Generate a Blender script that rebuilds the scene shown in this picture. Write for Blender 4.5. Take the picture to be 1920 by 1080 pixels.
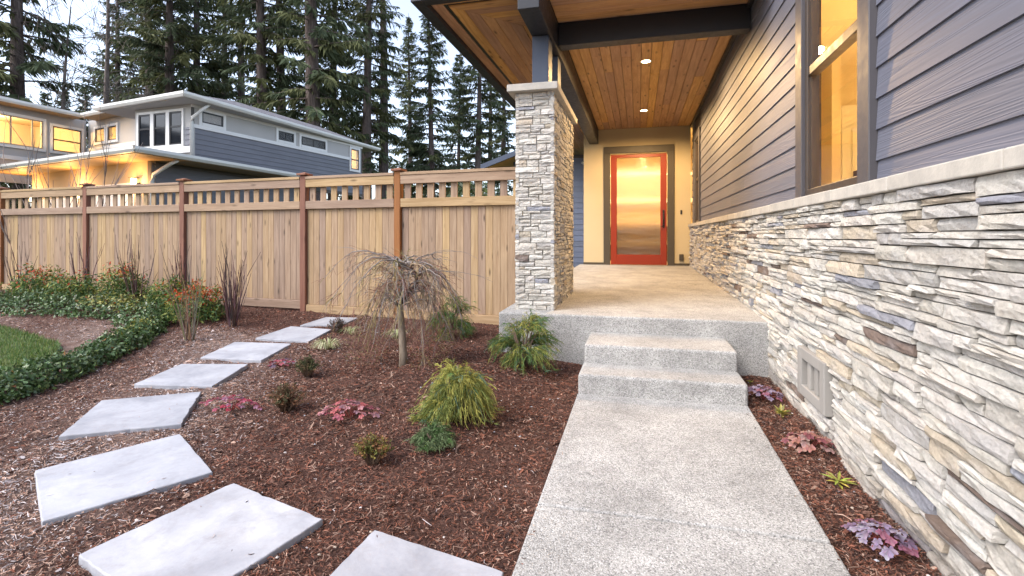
import bpy, bmesh, math, random
import numpy as np
from mathutils import Vector, Matrix, noise

for o in list(bpy.data.objects):
    bpy.data.objects.remove(o)
scene = bpy.context.scene
R = math.radians

# ------------------------------------------------------------------ camera
cam_data = bpy.data.cameras.new("camera")
cam_data.sensor_width = 36.0
cam_data.lens = 17.72
cam_data.shift_y = -97.0 / 1920.0
cam_data.clip_start = 0.05
cam_data.clip_end = 1500.0
cam = bpy.data.objects.new("camera", cam_data)
scene.collection.objects.link(cam)
cam.location = (0, 0, 1.18)
cam.rotation_euler = (R(90), 0, R(14.08))
scene.camera = cam

# ------------------------------------------------------------------ sky and sun (soft dusk light from behind and left)
SUN_EL, SUN_AZ = 48.0, 228.0          # azimuth clockwise from +Y
world = bpy.data.worlds.new("World")
scene.world = world
world.use_nodes = True
wn = world.node_tree.nodes
wl = world.node_tree.links
wn.clear()
w_out = wn.new("ShaderNodeOutputWorld")
w_bg = wn.new("ShaderNodeBackground")
w_bg.inputs["Strength"].default_value = 0.15
w_sky = wn.new("ShaderNodeTexSky")
w_sky.sky_type = 'NISHITA'
w_sky.sun_disc = False
w_sky.sun_elevation = R(SUN_EL)
w_sky.sun_rotation = R(SUN_AZ)
w_sky.altitude = 50.0
w_sky.air_density = 1.0
w_sky.dust_density = 2.2
w_sky.ozone_density = 1.6
w_hsv = wn.new("ShaderNodeHueSaturation")          # thin evening haze: paler overall
w_hsv.inputs["Saturation"].default_value = 0.68
w_tint = wn.new("ShaderNodeMix"); w_tint.data_type = 'RGBA'; w_tint.blend_type = 'MULTIPLY'
w_tint.inputs["Factor"].default_value = 1.0
w_tint.inputs[7].default_value = (1.0, 0.985, 1.0, 1.0)
wl.new(w_sky.outputs[0], w_hsv.inputs["Color"])
wl.new(w_hsv.outputs[0], w_tint.inputs[6])
wl.new(w_tint.outputs[2], w_bg.inputs["Color"])
wl.new(w_bg.outputs[0], w_out.inputs["Surface"])

sun_data = bpy.data.lights.new("sun", 'SUN')
sun_data.energy = 0.95
sun_data.angle = R(28)
sun_data.color = (1.0, 0.965, 0.92)
sun = bpy.data.objects.new("sun", sun_data)
scene.collection.objects.link(sun)
sd = Vector((math.sin(R(SUN_AZ)) * math.cos(R(SUN_EL)), math.cos(R(SUN_AZ)) * math.cos(R(SUN_EL)), math.sin(R(SUN_EL))))
sun.rotation_euler = (-sd).to_track_quat('-Z', 'Y').to_euler()
sun.location = sd * 30

scene.render.engine = 'CYCLES'
scene.cycles.use_denoising = True
scene.cycles.max_bounces = 8
scene.cycles.diffuse_bounces = 4
scene.cycles.transparent_max_bounces = 12
scene.cycles.sample_clamp_indirect = 6.0
scene.cycles.caustics_reflective = False
scene.cycles.caustics_refractive = False
scene.view_settings.view_transform = 'Standard'
scene.view_settings.look = 'None'
scene.view_settings.gamma = 1.0
scene.view_settings.use_curve_mapping = False
scene.view_settings.exposure = 1.58

# ------------------------------------------------------------------ material helpers
class NT:
    """small node-tree writer"""
    def __init__(s, name):
        s.m = bpy.data.materials.new(name)
        s.m.use_nodes = True
        s.t = s.m.node_tree
        s.t.nodes.clear()
        s.out = s.n("ShaderNodeOutputMaterial")
        s.p = s.n("ShaderNodeBsdfPrincipled")
        s.l(s.p.outputs[0], s.out.inputs["Surface"])
        s.tc = None
    def n(s, t, **kw):
        x = s.t.nodes.new(t)
        for k, v in kw.items():
            setattr(x, k, v)
        return x
    def l(s, a, b):
        s.t.links.new(a, b)
    def setin(s, inp, v):
        if hasattr(v, "links") or isinstance(v, bpy.types.NodeSocket):
            s.l(v, inp)
        else:
            if isinstance(v, tuple) and len(v) == 3 and inp.type == 'RGBA':
                v = v + (1.0,)
            inp.default_value = v
    def coord(s, kind="Object", scale=(1, 1, 1), shift=True):
        tc = s.n("ShaderNodeTexCoord")
        mp = s.n("ShaderNodeMapping")
        s.l(tc.outputs[kind], mp.inputs["Vector"])
        mp.inputs["Scale"].default_value = scale
        if shift:
            oi = s.n("ShaderNodeObjectInfo")
            mu = s.math('MULTIPLY', oi.outputs["Random"], 37.0)
            s.l(mu, mp.inputs["Location"])
        return mp.outputs[0]
    def math(s, op, a, b=0.0, clamp=False):
        x = s.n("ShaderNodeMath", operation=op, use_clamp=clamp)
        s.setin(x.inputs[0], a); s.setin(x.inputs[1], b)
        return x.outputs[0]
    def noise(s, vec, scale, detail=4.0, rough=0.55, dist=0.0):
        x = s.n("ShaderNodeTexNoise")
        s.l(vec, x.inputs["Vector"])
        x.inputs["Scale"].default_value = scale
        x.inputs["Detail"].default_value = detail
        x.inputs["Roughness"].default_value = rough
        x.inputs["Distortion"].default_value = dist
        return x.outputs["Fac"]
    def voro(s, vec, scale, out="Distance", feature='F1', rnd=1.0):
        x = s.n("ShaderNodeTexVoronoi", feature=feature)
        s.l(vec, x.inputs["Vector"])
        x.inputs["Scale"].default_value = scale
        x.inputs["Randomness"].default_value = rnd
        return x.outputs[out]
    def ramp(s, fac, stops, interp='LINEAR'):
        x = s.n("ShaderNodeValToRGB")
        x.color_ramp.interpolation = interp
        e = x.color_ramp.elements
        while len(e) < len(stops):
            e.new(0.5)
        for el, (p, c) in zip(e, stops):
            el.position = p
            if not isinstance(c, tuple):
                c = (c, c, c)
            el.color = c + (1.0,)
        s.l(fac, x.inputs["Fac"])
        return x.outputs["Color"]
    def mix(s, fac, a, b, blend='MIX'):
        x = s.n("ShaderNodeMix", data_type='RGBA', blend_type=blend)
        s.setin(x.inputs["Factor"], fac)
        s.setin(x.inputs["A"] if False else x.inputs[6], a)
        s.setin(x.inputs[7], b)
        return x.outputs[2]
    def hsv(s, col, h=0.5, sat=1.0, val=1.0):
        x = s.n("ShaderNodeHueSaturation")
        s.setin(x.inputs["Hue"], h); s.setin(x.inputs["Saturation"], sat); s.setin(x.inputs["Value"], val)
        s.setin(x.inputs["Color"], col)
        return x.outputs[0]
    def attr(s, name):
        x = s.n("ShaderNodeAttribute", attribute_name=name)
        return x.outputs["Color"]
    def rand(s, lo, hi):
        oi = s.n("ShaderNodeObjectInfo")
        x = s.n("ShaderNodeMapRange")
        s.l(oi.outputs["Random"], x.inputs[0])
        x.inputs[3].default_value = lo; x.inputs[4].default_value = hi
        return x.outputs[0]
    def remap(s, v, a, b, lo, hi):
        x = s.n("ShaderNodeMapRange")
        s.setin(x.inputs[0], v)
        x.inputs[1].default_value = a; x.inputs[2].default_value = b
        x.inputs[3].default_value = lo; x.inputs[4].default_value = hi
        return x.outputs[0]
    def bump(s, h, strength=0.5, dist=0.01, prev=None):
        x = s.n("ShaderNodeBump")
        x.inputs["Strength"].default_value = strength
        x.inputs["Distance"].default_value = dist
        s.l(h, x.inputs["Height"])
        if prev is not None:
            s.l(prev, x.inputs["Normal"])
        return x.outputs[0]
    def done(s, color=None, rough=0.6, bump=None, spec=None, metal=None, coat=None):
        if color is not None: s.setin(s.p.inputs["Base Color"], color)
        s.setin(s.p.inputs["Roughness"], rough)
        if bump is not None: s.l(bump, s.p.inputs["Normal"])
        if spec is not None: s.p.inputs["Specular IOR Level"].default_value = spec
        if metal is not None: s.p.inputs["Metallic"].default_value = metal
        if coat is not None: s.p.inputs["Coat Weight"].default_value = coat
        return s.m

M = {}

def wood(name, light, dark, axis, knot=0.6, rough=0.55, vary=0.18, bumpd=0.002, gscale=1.0, knots_scale=1.0):
    """sawn board: grain stretched along axis, knots, colour shift from board to board"""
    t = NT(name)
    st = [26.0, 26.0, 26.0]; st["XYZ".index(axis)] = 1.6
    v = t.coord("Object", tuple(a * gscale for a in st))
    g1 = t.noise(v, 1.0, 6, 0.6, 0.6)
    g2 = t.noise(v, 4.5, 3, 0.6)
    st2 = [9.0, 9.0, 9.0]; st2["XYZ".index(axis)] = 2.6
    kv = t.coord("Object", tuple(a * knots_scale for a in st2))
    kd = t.voro(kv, 1.0)
    kn = t.remap(kd, 0.06, 0.2, 1.0, 0.0)
    col = t.mix(t.remap(g1, 0.36, 0.64, 0, 1), light, dark)
    col = t.mix(t.math('MULTIPLY', t.remap(g2, 0.45, 0.75, 0, 1), 0.35), col, tuple(c * 0.62 for c in dark))
    col = t.mix(t.math('MULTIPLY', kn, knot), col, tuple(c * 0.38 for c in dark))
    big = t.noise(t.coord("Object", (1.2, 1.2, 1.2)), 1.0, 2)
    col = t.hsv(col, t.rand(0.488, 0.508), t.rand(0.85, 1.12), t.math('MULTIPLY', t.rand(1 - vary, 1 + vary), t.remap(big, 0.3, 0.7, 0.9, 1.1)))
    b = t.bump(g1, 0.5, bumpd)
    M[name] = t.done(col, rough, b, spec=0.3)

def paint(name, col, rough=0.5, var=0.06, bump=0.0015, scale=18.0, spec=0.4):
    t = NT(name)
    v = t.coord("Object")
    n1 = t.noise(v, scale, 5, 0.6)
    n2 = t.noise(v, 1.3, 3, 0.5)
    c = t.hsv(col, 0.5, 1.0, t.math('MULTIPLY', t.remap(n2, 0.3, 0.7, 1 - var, 1 + var), t.rand(1 - var * 0.5, 1 + var * 0.5)))
    M[name] = t.done(c, t.remap(n1, 0.3, 0.7, rough - 0.08, rough + 0.08), t.bump(n1, 0.4, bump), spec=spec)

def siding_mat(name, col, axis):
    """fibre-cement board with embossed wood grain"""
    t = NT(name)
    st = [30.0, 30.0, 30.0]; st["XYZ".index(axis)] = 1.1
    v = t.coord("Object", tuple(st))
    w = t.n("ShaderNodeTexNoise"); t.l(v, w.inputs["Vector"])
    w.inputs["Scale"].default_value = 0.35; w.inputs["Detail"].default_value = 2; w.inputs["Distortion"].default_value = 0.8
    rings = t.math('SINE', t.math('MULTIPLY', w.outputs["Fac"], 75.0))
    fine = t.noise(v, 1.6, 4, 0.6)
    h = t.math('ADD', t.math('MULTIPLY', rings, 0.5), fine)
    big = t.noise(t.coord("Object"), 1.0, 3)
    c = t.hsv(col, 0.5, t.rand(0.92, 1.06), t.math('MULTIPLY', t.rand(0.94, 1.05), t.remap(big, 0.3, 0.7, 0.93, 1.07)))
    M[name] = t.done(c, 0.55, t.bump(h, 0.55, 0.0016), spec=0.35)

def make_materials():
    wood("cedar_ceiling", (0.58, 0.34, 0.155), (0.43, 0.228, 0.095), 'Y', 0.95, 0.5, 0.22)
    wood("cedar_soffit_x", (0.58, 0.34, 0.155), (0.43, 0.228, 0.095), 'X', 0.95, 0.5, 0.22)
    wood("fence_board", (0.385, 0.272, 0.168), (0.28, 0.185, 0.108), 'Z', 0.9, 0.75, 0.17, knots_scale=1.25)
    wood("fence_rail", (0.385, 0.27, 0.168), (0.29, 0.192, 0.112), 'X', 0.85, 0.75, 0.14)
    wood("fence_post", (0.28, 0.12, 0.052), (0.20, 0.078, 0.032), 'Z', 0.5, 0.65, 0.1)
    paint("beam_black", (0.018, 0.019, 0.023), 0.45, 0.1)
    paint("post_blue", (0.055, 0.07, 0.105), 0.5, 0.1)
    paint("fascia_dark", (0.022, 0.023, 0.03), 0.5, 0.1)
    siding_mat("siding", (0.128, 0.133, 0.165), 'Y')
    siding_mat("siding_x", (0.12, 0.14, 0.20), 'X')
    paint("trim_dark", (0.075, 0.07, 0.075), 0.5, 0.08)
    paint("bronze", (0.06, 0.045, 0.035), 0.4, 0.08)
    paint("stucco", (0.50, 0.42, 0.27), 0.8, 0.05, 0.004, 60)
    paint("door_red", (0.235, 0.024, 0.005), 0.38, 0.05)
    paint("door_trim", (0.06, 0.05, 0.036), 0.5, 0.06)
    paint("black_metal", (0.012, 0.011, 0.011), 0.35, 0.1)
    paint("white_trim", (0.74, 0.73, 0.70), 0.5, 0.05)
    paint("gutter", (0.70, 0.69, 0.64), 0.45, 0.06)
    paint("plaster", (0.66, 0.56, 0.36), 0.7, 0.03)
    paint("white_paint", (0.78, 0.74, 0.62), 0.5, 0.03)
    paint("pale_wood", (0.55, 0.42, 0.27), 0.4, 0.1)
    paint("dark_wood", (0.05, 0.025, 0.015), 0.4, 0.1)
    paint("grey_concrete", (0.27, 0.255, 0.232), 0.85, 0.12, 0.003, 40)
    paint("neighbor_siding", (0.155, 0.158, 0.178), 0.6, 0.08)
    paint("neighbor_dark", (0.10, 0.095, 0.09), 0.6, 0.08)
    paint("neighbor_panel", (0.42, 0.405, 0.385), 0.65, 0.05)
    paint("neighbor_soffit", (0.38, 0.27, 0.16), 0.6, 0.08)
    paint("neighbor_wall", (0.40, 0.33, 0.24), 0.7, 0.05)
    # cap stone
    t = NT("cap_stone"); v = t.coord("Object")
    n = t.noise(v, 9, 6, 0.65)
    c = t.mix(t.remap(n, 0.3, 0.7, 0, 1), (0.50, 0.465, 0.40), (0.36, 0.335, 0.295))
    c = t.hsv(c, 0.5, 1, t.rand(0.92, 1.06))
    M["cap_stone"] = t.done(c, 0.85, t.bump(t.noise(v, 45, 5, 0.7), 0.6, 0.004))
    # ledge stone: colour from the stone's own tint, ochre and grey staining, split-face relief
    t = NT("ledge_stone"); v = t.coord("Object", shift=False)
    tint = t.attr("tint")
    n1 = t.noise(v, 14, 6, 0.65, 0.3); n2 = t.noise(v, 4.5, 4, 0.6); n3 = t.noise(v, 55, 4, 0.7)
    c = t.mix(t.math('MULTIPLY', t.remap(n1, 0.54, 0.72, 0, 1), 0.34), tint, (0.46, 0.32, 0.19))
    c = t.mix(t.math('MULTIPLY', t.remap(n2, 0.5, 0.7, 0, 1), 0.35), c, (0.36, 0.36, 0.38))
    c = t.hsv(c, 0.5, 1.0, t.remap(n3, 0.25, 0.75, 0.78, 1.14))
    sv = t.coord("Object", (1, 1, 1.5), shift=False)
    vo = t.voro(sv, 34, "Distance", 'F1'); v2 = t.voro(sv, 15, "Distance", 'F1')
    h = t.math('ADD', t.math('ADD', t.math('MULTIPLY', t.noise(sv, 30, 8, 0.78, 0.4), 0.8), t.math('MULTIPLY', t.noise(v, 150, 3, 0.7), 0.25)), t.math('ADD', t.math('MULTIPLY', vo, 0.45), t.math('MULTIPLY', v2, 0.5)))
    ge = t.n("ShaderNodeNewGeometry"); sp = t.n("ShaderNodeSeparateXYZ"); t.l(ge.outputs["Position"], sp.inputs[0])
    soil = t.remap(t.math('ADD', sp.outputs[2], t.math('MULTIPLY', t.noise(v, 12, 4), 0.22)), 0.06, 0.20, 0.55, 0.0)
    c = t.mix(soil, c, (0.20, 0.15, 0.12))          # soil splashed up from the bed
    M["ledge_stone"] = t.done(c, 0.92, t.bump(h, 0.9, 0.014), spec=0.15)
    paint("mortar_light", (0.30, 0.275, 0.235), 0.95, 0.1, 0.003, 40)
    paint("mortar", (0.14, 0.13, 0.115), 0.95, 0.1, 0.003, 40)
    # exposed aggregate
    t = NT("aggregate"); v = t.coord("Object", shift=False)
    cc = t.voro(v, 170, "Color"); dd = t.voro(v, 170)
    sep = t.n("ShaderNodeSeparateColor"); t.l(cc, sep.inputs[0])
    c = t.ramp(sep.outputs[0], [(0.0, (0.10, 0.10, 0.10)), (0.2, (0.25, 0.245, 0.23)), (0.5, (0.39, 0.378, 0.35)), (0.78, (0.465, 0.452, 0.425)), (1.0, (0.56, 0.55, 0.535))])
    c = t.mix(t.remap(dd, 0.35, 0.6, 0, 0.65), c, (0.30, 0.29, 0.27))
    big = t.noise(v, 2.4, 4, 0.6); mid = t.noise(v, 11, 4, 0.6)
    st = t.noise(v, 1.1, 5, 0.65, 0.8)
    c = t.mix(t.remap(st, 0.52, 0.68, 0.0, 0.28), c, (0.20, 0.19, 0.17))
    c = t.hsv(c, 0.5, 0.85, t.math('MULTIPLY', t.remap(big, 0.3, 0.7, 0.80, 1.16), t.remap(mid, 0.3, 0.7, 0.9, 1.1)))
    h = t.math('SUBTRACT', 1.0, dd)
    M["aggregate"] = t.done(c, 0.8, t.bump(h, 0.55, 0.005, t.bump(mid, 0.4, 0.01)), spec=0.3)
    # smooth concrete slab
    t = NT("slab"); v = t.coord("Object")
    n1 = t.noise(v, 3.0, 5, 0.6, 0.4); n2 = t.noise(v, 40, 5, 0.7); n3 = t.voro(v, 55)
    c = t.mix(t.remap(n1, 0.32, 0.68, 0, 1), (0.27, 0.275, 0.30), (0.44, 0.445, 0.47))
    c = t.hsv(c, 0.5, 1.0, t.math('MULTIPLY', t.remap(n2, 0.25, 0.75, 0.92, 1.06), t.rand(0.94, 1.05)))
    c = t.mix(t.remap(n3, 0.03, 0.07, 0.35, 0.0), c, (0.25, 0.23, 0.22))
    n4 = t.noise(v, 7.0, 6, 0.7, 0.6); n5 = t.noise(v, 1.4, 3, 0.6)
    c = t.mix(t.remap(n4, 0.52, 0.72, 0.0, 0.45), c, (0.24, 0.225, 0.22))
    c = t.mix(t.remap(n5, 0.5, 0.7, 0.0, 0.3), c, (0.33, 0.32, 0.33))
    M["slab"] = t.done(c, 0.75, t.bump(n2, 0.5, 0.002), spec=0.3)
    # mulch soil
    t = NT("mulch"); v = t.coord("Object", shift=False)
    n1 = t.noise(v, 60, 6, 0.7, 0.6); n2 = t.noise(v, 2.2, 4, 0.6); n3 = t.noise(v, 180, 3, 0.6)
    c = t.ramp(n1, [(0.25, (0.022, 0.013, 0.011)), (0.5, (0.095, 0.048, 0.036)), (0.72, (0.23, 0.125, 0.095))])
    c = t.hsv(c, 0.5, 1.0, t.remap(n2, 0.3, 0.7, 0.75, 1.3))
    c = t.mix(t.math('MULTIPLY', t.attr("dry"), t.remap(t.noise(v, 9, 4), 0.35, 0.65, 0.35, 0.9)), c, t.mix(n1, (0.12, 0.08, 0.062), (0.36, 0.27, 0.23)))
    far = t.attr("far")
    c = t.mix(far, c, (0.055, 0.06, 0.03))
    h = t.math('ADD', n1, t.math('MULTIPLY', n3, 0.4))
    M["mulch"] = t.done(c, 0.95, t.bump(h, 1.0, 0.02), spec=0.15)
    # everything coloured by its own mesh tint (chips, leaves, twigs)
    def tinted(name, rough, spec, trans=0.0, var=0.12, nscale=30.0):
        t = NT(name); v = t.coord("Object", shift=False)
        c = t.hsv(t.attr("tint"), 0.5, 1.0, t.remap(t.noise(v, nscale, 3), 0.3, 0.7, 1 - var, 1 + var))
        m = t.done(c, rough, None, spec=spec)
        if trans > 0:
            tr = t.n("ShaderNodeBsdfTranslucent"); t.l(c, tr.inputs["Color"])
            ms = t.n("ShaderNodeMixShader"); ms.inputs[0].default_value = trans
            t.l(t.p.outputs[0], ms.inputs[1]); t.l(tr.outputs[0], ms.inputs[2])
            t.l(ms.outputs[0], t.out.inputs["Surface"])
        M[name] = m
    tinted("chips", 0.9, 0.15)
    tinted("leaf", 0.5, 0.35, 0.25)
    tinted("glossy_leaf", 0.35, 0.45, 0.15)
    tinted("needle", 0.7, 0.15, 0.2)
    tinted("twig", 0.8, 0.2)
    # bark
    t = NT("bark"); v = t.coord("Object", (14, 14, 2.2))
    n1 = t.noise(v, 1.0, 6, 0.7, 0.5)
    c = t.ramp(n1, [(0.3, (0.05, 0.04, 0.036)), (0.55, (0.14, 0.11, 0.098)), (0.75, (0.23, 0.19, 0.17))])
    M["bark"] = t.done(c, 0.9, t.bump(n1, 1.0, 0.05), spec=0.15)
    t = NT("bark_smooth"); v = t.coord("Object", (30, 30, 8))
    n1 = t.noise(v, 1.0, 5, 0.6)
    c = t.ramp(n1, [(0.3, (0.16, 0.12, 0.085)), (0.7, (0.33, 0.27, 0.20))])
    M["bark_smooth"] = t.done(c, 0.8, t.bump(n1, 0.6, 0.004), spec=0.2)
    # lawn soil, shingles, gravel
    t = NT("lawn_soil"); v = t.coord("Object", shift=False)
    c = t.mix(t.noise(v, 25, 4), (0.045, 0.06, 0.02), (0.09, 0.12, 0.035))
    M["lawn_soil"] = t.done(c, 0.95)
    t = NT("shingle"); v = t.coord("Object", shift=False)
    br = t.n("ShaderNodeTexBrick"); t.l(v, br.inputs["Vector"]); br.inputs["Scale"].default_value = 3.2
    br.inputs["Mortar Size"].default_value = 0.012
    br.inputs["Color1"].default_value = (0.12, 0.11, 0.125, 1); br.inputs["Color2"].default_value = (0.20, 0.185, 0.20, 1)
    br.inputs["Mortar"].default_value = (0.06, 0.055, 0.06, 1)
    c = t.mix(0.35, br.outputs["Color"], t.ramp(t.noise(v, 22, 4), [(0.3, 0.08), (0.7, 0.26)]))
    M["shingle"] = t.done(c, 0.9, t.bump(br.outputs["Fac"], 0.4, 0.01))
    # clear window glass (thin): fresnel mix of clear and mirror
    def glass(name, tint=(1, 1, 1), base=0.06):
        t = NT(name); t.t.nodes.remove(t.p)
        tr = t.n("ShaderNodeBsdfTransparent"); tr.inputs[0].default_value = tint + (1,)
        gl = t.n("ShaderNodeBsdfGlossy"); gl.inputs["Roughness"].default_value = 0.02
        fr = t.n("ShaderNodeFresnel"); fr.inputs[0].default_value = 1.5
        ms = t.n("ShaderNodeMixShader")
        ge = t.n("ShaderNodeNewGeometry")
        front = t.math('SUBTRACT', 1.0, ge.outputs["Backfacing"])
        t.l(t.math('MULTIPLY', t.math('ADD', fr.outputs[0], base, True), front), ms.inputs[0]); t.l(tr.outputs[0], ms.inputs[1]); t.l(gl.outputs[0], ms.inputs[2])
        t.l(ms.outputs[0], t.out.inputs["Surface"])
        M[name] = t.m
    glass("glass")
    # unlit dark window
    t = NT("dark_glass")
    M["dark_glass"] = t.done((0.012, 0.015, 0.02), 0.08, None, spec=0.4)
    # lamp-lit panes
    def lit(name, col, strength):
        t = NT(name); v = t.coord("Object")
        n = t.noise(v, 1.1, 2)
        t.p.inputs["Base Color"].default_value = tuple(c * 0.3 for c in col) + (1,)
        t.p.inputs["Roughness"].default_value = 0.15
        t.p.inputs["Emission Color"].default_value = col + (1,)
        t.l(t.remap(n, 0.3, 0.7, strength * 0.75, strength * 1.25), t.p.inputs["Emission Strength"])
        M[name] = t.m
    lit("lit_pane", (1.0, 0.56, 0.13), 0.5)
    lit("lamp", (1.0, 0.72, 0.36), 14.0)
    lit("lantern_glass", (1.0, 0.70, 0.32), 5.0)
    # frosted, rippled door glass: the lamp-lit hall shows blurred through it, the evening sky streaks across it
    t = NT("door_glass"); v = t.coord("Object", (0.25, 1, 1), shift=False)
    n = t.noise(v, 9.0, 3, 0.5); n2 = t.noise(v, 2.6, 2)
    t.p.inputs["Base Color"].default_value = (0.95, 0.88, 0.72, 1)
    t.p.inputs["Transmission Weight"].default_value = 1.0
    t.p.inputs["IOR"].default_value = 1.25
    t.p.inputs["Roughness"].default_value = 0.45
    t.p.inputs["Coat Weight"].default_value = 1.0
    t.p.inputs["Coat Roughness"].default_value = 0.07
    t.l(t.bump(n, 0.3, 0.02, t.bump(n2, 0.2, 0.06)), t.p.inputs["Coat Normal"])
    M["door_glass"] = t.m

make_materials()

# ------------------------------------------------------------------ mesh helpers
col = scene.collection

def mesh_obj(name, verts, faces, mat, parent=None, tints=None, smooth=False, loc=None):
    me = bpy.data.meshes.new(name)
    me.from_pydata(verts, [], faces)
    if mat is not None:
        me.materials.append(M[mat] if isinstance(mat, str) else mat)
    if tints is not None:                     # one colour per vertex
        a = me.attributes.new("tint", 'FLOAT_COLOR', 'POINT')
        arr = np.ones((len(verts), 4), dtype=np.float32)
        arr[:, :3] = np.asarray(tints, dtype=np.float32)
        a.data.foreach_set("color", arr.ravel())
    if smooth:
        me.polygons.foreach_set("use_smooth", [True] * len(me.polygons))
    me.update()
    o = bpy.data.objects.new(name, me)
    col.objects.link(o)
    if loc is not None: o.location = loc
    if parent is not None: o.parent = parent
    return o

def np_obj(name, V, F, mat, parent=None, tints=None, smooth=False):
    """V (n,3) array, F (m,k) index array with the same k for all faces"""
    me = bpy.data.meshes.new(name)
    V = np.asarray(V, dtype=np.float32); F = np.asarray(F, dtype=np.int32)
    k = F.shape[1]
    me.vertices.add(len(V)); me.vertices.foreach_set("co", V.ravel())
    me.loops.add(F.size); me.loops.foreach_set("vertex_index", F.ravel())
    me.polygons.add(len(F)); me.polygons.foreach_set("loop_start", np.arange(0, F.size, k, dtype=np.int32))
    if smooth: me.polygons.foreach_set("use_smooth", np.ones(len(F), dtype=bool))
    me.materials.append(M[mat])
    if tints is not None:
        a = me.attributes.new("tint", 'FLOAT_COLOR', 'POINT')
        arr = np.ones((len(V), 4), dtype=np.float32); arr[:, :3] = tints
        a.data.foreach_set("color", arr.ravel())
    me.update(calc_edges=True); me.validate()
    o = bpy.data.objects.new(name, me); col.objects.link(o)
    if parent is not None: o.parent = parent
    return o

class MB:
    def __init__(s): s.v = []; s.f = []; s.t = []
    def add(s, vs, fs, tint=None):
        b = len(s.v); s.v += [tuple(x) for x in vs]; s.f += [tuple(i + b for i in f) for f in fs]
        if tint is not None: s.t += [tint] * len(vs)
    def box(s, x0, x1, y0, y1, z0, z1):
        s.add([(x0, y0, z0), (x1, y0, z0), (x1, y1, z0), (x0, y1, z0), (x0, y0, z1), (x1, y0, z1), (x1, y1, z1), (x0, y1, z1)],
              [(0, 3, 2, 1), (4, 5, 6, 7), (0, 1, 5, 4), (1, 2, 6, 5), (2, 3, 7, 6), (3, 0, 4, 7)])
    def prism(s, poly, z0, z1):
        """plan polygon (counter-clockwise) from z0 to z1"""
        n = len(poly)
        s.add([(x, y, z0) for x, y in poly] + [(x, y, z1) for x, y in poly],
              [tuple(range(n - 1, -1, -1)), tuple(range(n, 2 * n))] + [(i, (i + 1) % n, n + (i + 1) % n, n + i) for i in range(n)])
    def tube(s, pts, rad, n=6, tint=None, cap=True):
        P = [Vector(p) for p in pts]; k = len(P)
        vs = []; up = Vector((0.31, 0.17, 0.94)).normalized()
        for i in range(k):
            d = (P[min(i + 1, k - 1)] - P[max(i - 1, 0)])
            d = d.normalized() if d.length > 1e-9 else Vector((0, 0, 1))
            a = d.cross(up)
            if a.length < 1e-3: a = d.cross(Vector((1, 0, 0)))
            a.normalize(); b = d.cross(a)
            r = rad[i] if hasattr(rad, '__len__') else rad
            for j in range(n):
                q = 2 * math.pi * j / n
                vs.append(P[i] + a * (math.cos(q) * r) + b * (math.sin(q) * r))
        fs = [(i * n + j, i * n + (j + 1) % n, (i + 1) * n + (j + 1) % n, (i + 1) * n + j) for i in range(k - 1) for j in range(n)]
        if cap:
            fs.append(tuple(range(n - 1, -1, -1))); fs.append(tuple((k - 1) * n + j for j in range(n)))
        s.add(vs, fs, tint)
    def build(s, name, mat, parent=None, smooth=False):
        return mesh_obj(name, s.v, s.f, mat, parent, s.t if len(s.t) == len(s.v) and s.t else None, smooth)

def bevel(o, w=0.006, seg=2):
    bm = bmesh.new(); bm.from_mesh(o.data)
    bmesh.ops.recalc_face_normals(bm, faces=bm.faces)
    bmesh.ops.bevel(bm, geom=list(bm.edges), offset=w, segments=seg, profile=0.5, affect='EDGES', clamp_overlap=True)
    bm.to_mesh(o.data); bm.free()
    return o

def box(name, mat, parent, x0, x1, y0, y1, z0, z1, bev=0.0, seg=2):
    m = MB(); m.box(min(x0, x1), max(x0, x1), min(y0, y1), max(y0, y1), min(z0, z1), max(z0, z1))
    cx, cy, cz = (x0 + x1) / 2, (y0 + y1) / 2, (z0 + z1) / 2
    m.v = [(a - cx, b - cy, c - cz) for a, b, c in m.v]
    o = m.build(name, mat, parent)
    if bev: bevel(o, bev, seg)
    pl = Vector((0, 0, 0))
    q = parent
    while q is not None:
        pl += q.location; q = q.parent
    o.location = Vector((cx, cy, cz)) - pl
    return o

def thing(name, label, cat, loc=(0, 0, 0), rz=0.0, group=None):
    o = bpy.data.objects.new(name, None); col.objects.link(o)
    o.empty_display_size = 0.2
    o.location = loc; o.rotation_euler = (0, 0, rz)
    o["label"] = label; o["category"] = cat
    if group: o["group"] = group
    return o

def tag(o, label=None, cat=None, group=None, kind=None):
    if label: o["label"] = label
    if cat: o["category"] = cat
    if group: o["group"] = group
    if kind: o["kind"] = kind
    return o

def sm(a, b, x):
    t = max(0.0, min(1.0, (x - a) / (b - a)))
    return t * t * (3 - 2 * t)

def dryness(X, Y):
    """where the pale, dried-out fibre lies: left of the slab path"""
    k = max(0.0, min(1.0, (-1.75 - X - .30 * (Y - 1.5)) / 1.0))
    return k * (1 - sm(4.6, 5.2, Y)) * (.65 + .35 * math.sin(X * 3.3 + Y * 2.1))

def ground_z(X, Y):
    z = 0.039 * max(-1.0, min(0.0, (Y - 3.9) / 3.9))
    z += 0.15 * sm(3.2, 6.3, Y) * (1 - sm(-1.6, -0.3, X)) + 0.10 * (1 - sm(-9, -3, X)) * sm(3, 6.5, Y)
    z += 0.10 * math.exp(-(((X + 1.45) / 0.75) ** 2 + ((Y - 3.6) / 0.95) ** 2))
    # under the front walk the ground is dug out; along it the beds lie just below its edge
    w = -0.02 * (3.80 - Y) - 0.035
    z = z - 0.02
    k = (1 - sm(0.62, 1.3, abs(X - 0.15))) * (1 - sm(4.2, 4.8, Y)) * sm(-4, 0.5, Y)
    return z * (1 - k) + w * k

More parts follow.
